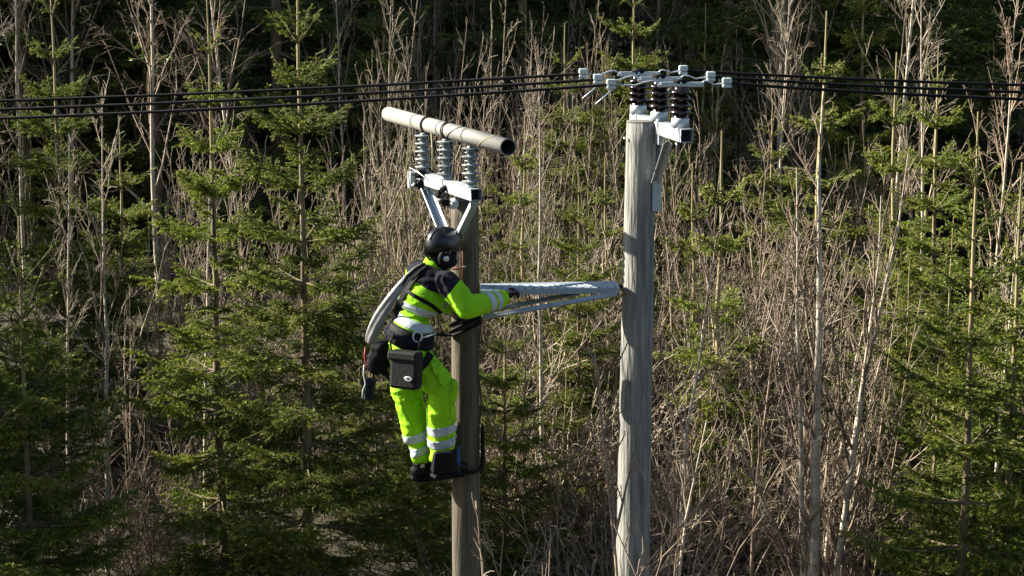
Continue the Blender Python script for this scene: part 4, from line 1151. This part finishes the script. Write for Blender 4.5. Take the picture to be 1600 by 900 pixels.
for pts_ in ([(700, 600), (704, 640), (702, 655)], [(664, 600), (668, 640), (669, 700)], [(616, 600), (634, 650), (643, 668)]):
    strap(pts_, .007, M['hivis_dark'], 'seam', to, off=0.002, th=.003)
strap([(676, 566), (688, 584), (697, 600)], .085, M['hivis'], 'thigh_pocket', to, off=.004, th=.006)
strap([(676, 566), (682, 575)], .09, M['hivis_dark'], 'pocket_flap', to, off=.010, th=.004)
strap([(722, 462), (726, 474), (727, 488)], .006, M['hivis_dark'], 'sleeve_seam', jo, off=0.002, th=.003)
dr = on_body(652, 524, .03)[0]
mb = MB(); mb.tube([dr + Vector((math.cos(a) * .030, -.02, math.sin(a) * .034)) for a in [2 * math.pi * k / 20 for k in range(21)]], .006, 8, False); mb.build('ring', M['galv_dull'], harness)
# positioning lanyard round the pole
lan = empty('lanyard', dr, 'positioning rope from the belt ring looped round the brown pole', 'lanyard')
pts = [dr + Vector((.02, -.02, 0)), at(680, 522, 13.28)]
for k in range(13):
    a = math.radians(200 + k * 22)
    pts.append(Vector((PLX + .112 * math.cos(a), YP + .112 * math.sin(a), at(727, 512, YP).z + 0.05 * math.cos(a))))
mb = MB(); mb.tube(pts[:2] + pts[2:], .011, 8); mb.build('rope', M['matte_black'], lan)
mb = MB(); mb.tube([at(657, 528, 13.14), at(668, 526, 13.16), at(681, 521, 13.22)], .0055, 8); mb.build('rope_end', M['clamp_white'], lan)
for z_, px0 in ((497, 0), (508, 1)):
    mb = MB(); zc = at(727, z_, YP).z
    ringp = [Vector((PLX + .108 * math.cos(a), YP + .108 * math.sin(a), zc + .055 * math.cos(a + .5))) for a in [2 * math.pi * k / 28 for k in range(29)]]
    mb.tube(ringp, .012, 8, False); mb.build('pole_strap', M['matte_black'], lan)
# tool pouch with silver oval badge
pp = on_body(634, 566, .03)[0]
nrm_p = Vector((-0.42, -0.90, 0.05)).normalized(); sx = Vector((0, 0, 1)).cross(nrm_p).normalized() * -1
if sx.x < 0: sx = -sx
pz = (Vector((0, 0, 1)) + sx * 0.05).normalized()
def wp(px, py, Y): return at(px, py, Y)
Yp = min(pp.y - 0.05, 13.12)
pouch = empty('tool_pouch', wp(634, 576, Yp), 'dark grey box shaped tool pouch with silver oval badge hanging on the belt', 'pouch')
bm2 = MB(); bm2.box(wp(635, 578, Yp), sx * .104, nrm_p * .055, pz * .128, .022); bm2.build('pouch_body', M['pouch'], pouch)
bm2 = MB(); bm2.box(wp(634, 555, Yp) + nrm_p * .010, sx * .109, nrm_p * .056, pz * .032, .014); bm2.build('flap', M['pouch'], pouch)
bd_o = MB(); q = wp(638, 592, Yp - .075); bd_o.lathe(q, nrm_p, [(0, .030), (.003, .030), (.004, .026)], 24)
for v in bd_o.bm.verts: v.co = q + (v.co - q) - Vector((0, 0, 1)) * (v.co - q).z * 0.42
bdg = bd_o.build('badge', M['alu'], pouch)
mb = MB(); q2 = q + nrm_p * .0052
for a0, a1, zz in ((-.5, .5, -.004), (-.35, 0, .005), (0, .35, .005)):
    mb.box(q2 + sx * (a0 + a1) * .009 + Vector((0, 0, zz)), sx * .008, nrm_p * .001, Vector((0, 0, .0025)))
mb.build('emblem', M['matte_black'], bdg)
mb = MB(); mb.tube([wp(612, 550, Yp), wp(610, 535, Yp + .02), wp(616, 522, Yp + .05)], .007, 8); mb.build('hanger', M['matte_black'], pouch)
mb = MB(); mb.tube([wp(654, 550, Yp), wp(656, 538, Yp + .0), wp(652, 526, Yp + .03)], .007, 8); mb.build('hanger', M['matte_black'], pouch)
# round black bag behind it with red edge
bagc = wp(592, 562, 13.34)
bag = empty('rope_bag', bagc, 'black rounded bag with red edge at the back of the belt', 'bag')
mb = MB(); mb.ball(bagc, (.085, .02, .01), (-.02, .08, 0), (.01, 0, .105), 24, 14); mb.ball(bagc + Vector((.02, 0, .08)), (.075, 0, 0), (0, .075, 0), (0, 0, .06), 20, 12)
attach(voxel(mb, 'bag_body', .009, 5, wr=.004, wscale=14), 'bag_body', bag, [M['matte_black']])
mb = MB(); mb.tube([wp(571, 542, 13.33), wp(570, 556, 13.32), wp(573, 572, 13.32), wp(577, 582, 13.32)], [.005, .009, .008, .004], 8); mb.build('red_edge', M['red'], bag)
mb = MB(); mb.tube([wp(569, 570, 13.30), wp(568, 585, 13.30), wp(571, 600, 13.30), wp(567, 610, 13.30), wp(566, 622, 13.30)], .0045, 6); mb.build('cord_end', M['clamp_white'], bag)
# rag hanging under the bag
rag = MB(); rows = []
for i in range(10):
    row = []
    for j in range(9):
        u, v = j / 8 - .5, i / 9
        row.append(rag.bm.verts.new(wp(576, 590, 13.36) + Vector((u * (.10 - .02 * v), .02 * math.sin(u * 14 + v * 2), -v * .155 - .02 * abs(u)))))
    rows.append(row)
for r0_, r1_ in zip(rows, rows[1:]):
    for k in range(8):
        f = rag.bm.faces.new((r0_[k], r0_[k + 1], r1_[k + 1], r1_[k])); f.smooth = True
bmesh.ops.solidify(rag.bm, geom=rag.bm.faces[:], thickness=.004)
tag(rag.build('rag', M['cloth_dark'], None, wp(576, 590, 13.36)), 'dark blue rag hanging under the black bag behind the lineman', 'rag')
# grey sling bag across the back
sl = [(664, 412, 13.22, .020), (648, 422, 13.20, .026), (634, 438, 13.19, .034), (620, 456, 13.18, .040), (606, 475, 13.19, .048), (595, 494, 13.20, .055), (586, 512, 13.22, .060), (580, 528, 13.24, .056), (577, 538, 13.26, .036)]
mb = MB(); n = 22; prev = None
for i, (px, py, Y, rr_) in enumerate(sl):
    c = at(px, py, Y)
    a_, b_ = at(*sl[max(i - 1, 0)][:3]), at(*sl[min(i + 1, len(sl) - 1)][:3])
    t, u_, s_ = basis(b_ - a_, (0, -1, 0))
    q = [mb.bm.verts.new(c + (s_ * math.cos(a) + u_ * math.sin(a) * .62) * rr_ * .78 * (1 + .13 * math.sin(3 * a + i * .35) + .09 * math.sin(6 * a + i * .8) + .05 * math.sin(i * 2.7 + a))) for a in [2 * math.pi * k / n for k in range(n)]]
    if prev:
        for k in range(n):
            f = mb.bm.faces.new((prev[k], prev[(k + 1) % n], q[(k + 1) % n], q[k])); f.smooth = True
    else: mb.bm.faces.new(list(reversed(q)))
    prev = q
mb.bm.faces.new(prev)
slb = empty('sling_bag', at(620, 456, 13.18), 'light grey shiny slung bag hanging diagonally down the back of the lineman', 'bag')
so = mb.build('bag_cloth', M['sling'], slb)
md = so.modifiers.new('sub', 'SUBSURF'); md.levels = 1; md.render_levels = 2
mb = MB(); mb.tube([at(664, 412, 13.19), at(650, 420, 13.15), at(636, 432, 13.13), at(628, 446, 13.12)], [.010, .013, .013, .009], 8); mb.build('strap', M['matte_black'], slb)
mb = MB(); mb.tube([at(670, 416, 13.19), at(656, 426, 13.16), at(643, 438, 13.14)], [.008, .010, .008], 8); mb.build('strap', M['matte_black'], slb)

# ---- climbing irons: foot plate, arm and hook round the pole
def iron(ank, side, zoff, label):
    a = ank + Vector((0, 0, -.128))
    o = empty('climbing_iron', a, label, 'climbing iron', 'pair of climbing irons')
    mb = MB(); mb.box(a + fr * .05, fr * .10, fr.cross(Vector((0, 0, 1))) * .05, Vector((0, 0, .006)), .003); mb.build('foot_plate', M['matte_black'], o)
    zc = a.z + zoff
    pts = [a + fr * .10 + Vector((0, side * .03, .01))]
    for k in range(12):
        g_ = math.radians((205 + k * 19) if side < 0 else (155 - k * 19)) if k < 8 else math.radians(-17 if side < 0 else 17)
        up = .0 if k < 6 else .32 * ((k - 6) / 5) ** 1.3
        rr_ = .126
        pts.append(Vector((PLX + rr_ * math.cos(g_), YP + rr_ * math.sin(g_), zc + up)))
    mb = MB(); mb.tube(pts, [.015] * (len(pts) - 1) + [.009], 8); mb.build('hook', M['black_rubber'], o)
    mb = MB(); mb.tube([a + fr * .08, a + fr * .09 + Vector((0, 0, .10)), a + fr * .02 + Vector((0, 0, .16))], .013, 8); mb.build('upright', M['matte_black'], o)
    return o
ir = iron(J['ra'], -1, .02, 'black climbing iron under the near boot, its hook bent round the pole in front')
iron(J['la'], 1, .02, 'black climbing iron under the far boot, its hook passing behind the pole')
mb = MB(); mb.box(at(716.5, 722, YP - .15), Vector((.011, 0, 0)), Vector((0, .004, 0)), Vector((0, 0, .11)), .002); mb.build('blue_strap', M['blue'], ir)
mb = MB(); mb.box(at(694, 722, 13.27), Vector((.082, .03, 0)), Vector((-.01, .032, 0)), Vector((0.008, 0, .080)), .026); mb.build('ankle_guard', M['black_rubber'], ir)
# small cords and tags at the pole by his face
tie = empty('pole_tie', at(720, 418, YP - .11), 'orange and red tie wire hanging on the pole before the helmet', 'tie')
mb = MB(); mb.tube([at(722.5, 392, YP - .105), at(723, 415, YP - .108), at(722, 440, YP - .108)], .003, 6); mb.build('cord', mat('orange_cord', (.22, .07, .02), .7), tie)
mb = MB(); mb.tube([at(706, 420, YP - .15), at(714, 421, YP - .14), at(722, 417, YP - .118)], .006, 6); mb.build('red_tie', M['red'], tie)
mb = MB(); mb.tube([at(719, 417.5, YP - .12), at(729, 416.5, YP - .112)], .004, 6); mb.build('pin', M['clamp_white'], tie)
ew = empty('earth_cable', at(750, 560, YP), 'thin brown cable clipped to the right side of the brown pole', 'cable')
mb = MB(); mb.tube([Vector((PLX + .098 + .012 * math.sin(k * 1.1), YP - .03, at(750, 470 + k * 22, YP).z)) for k in range(12)], .006, 6); mb.build('wire', mat('brown_cable', (.07, .035, .025), .7), ew)
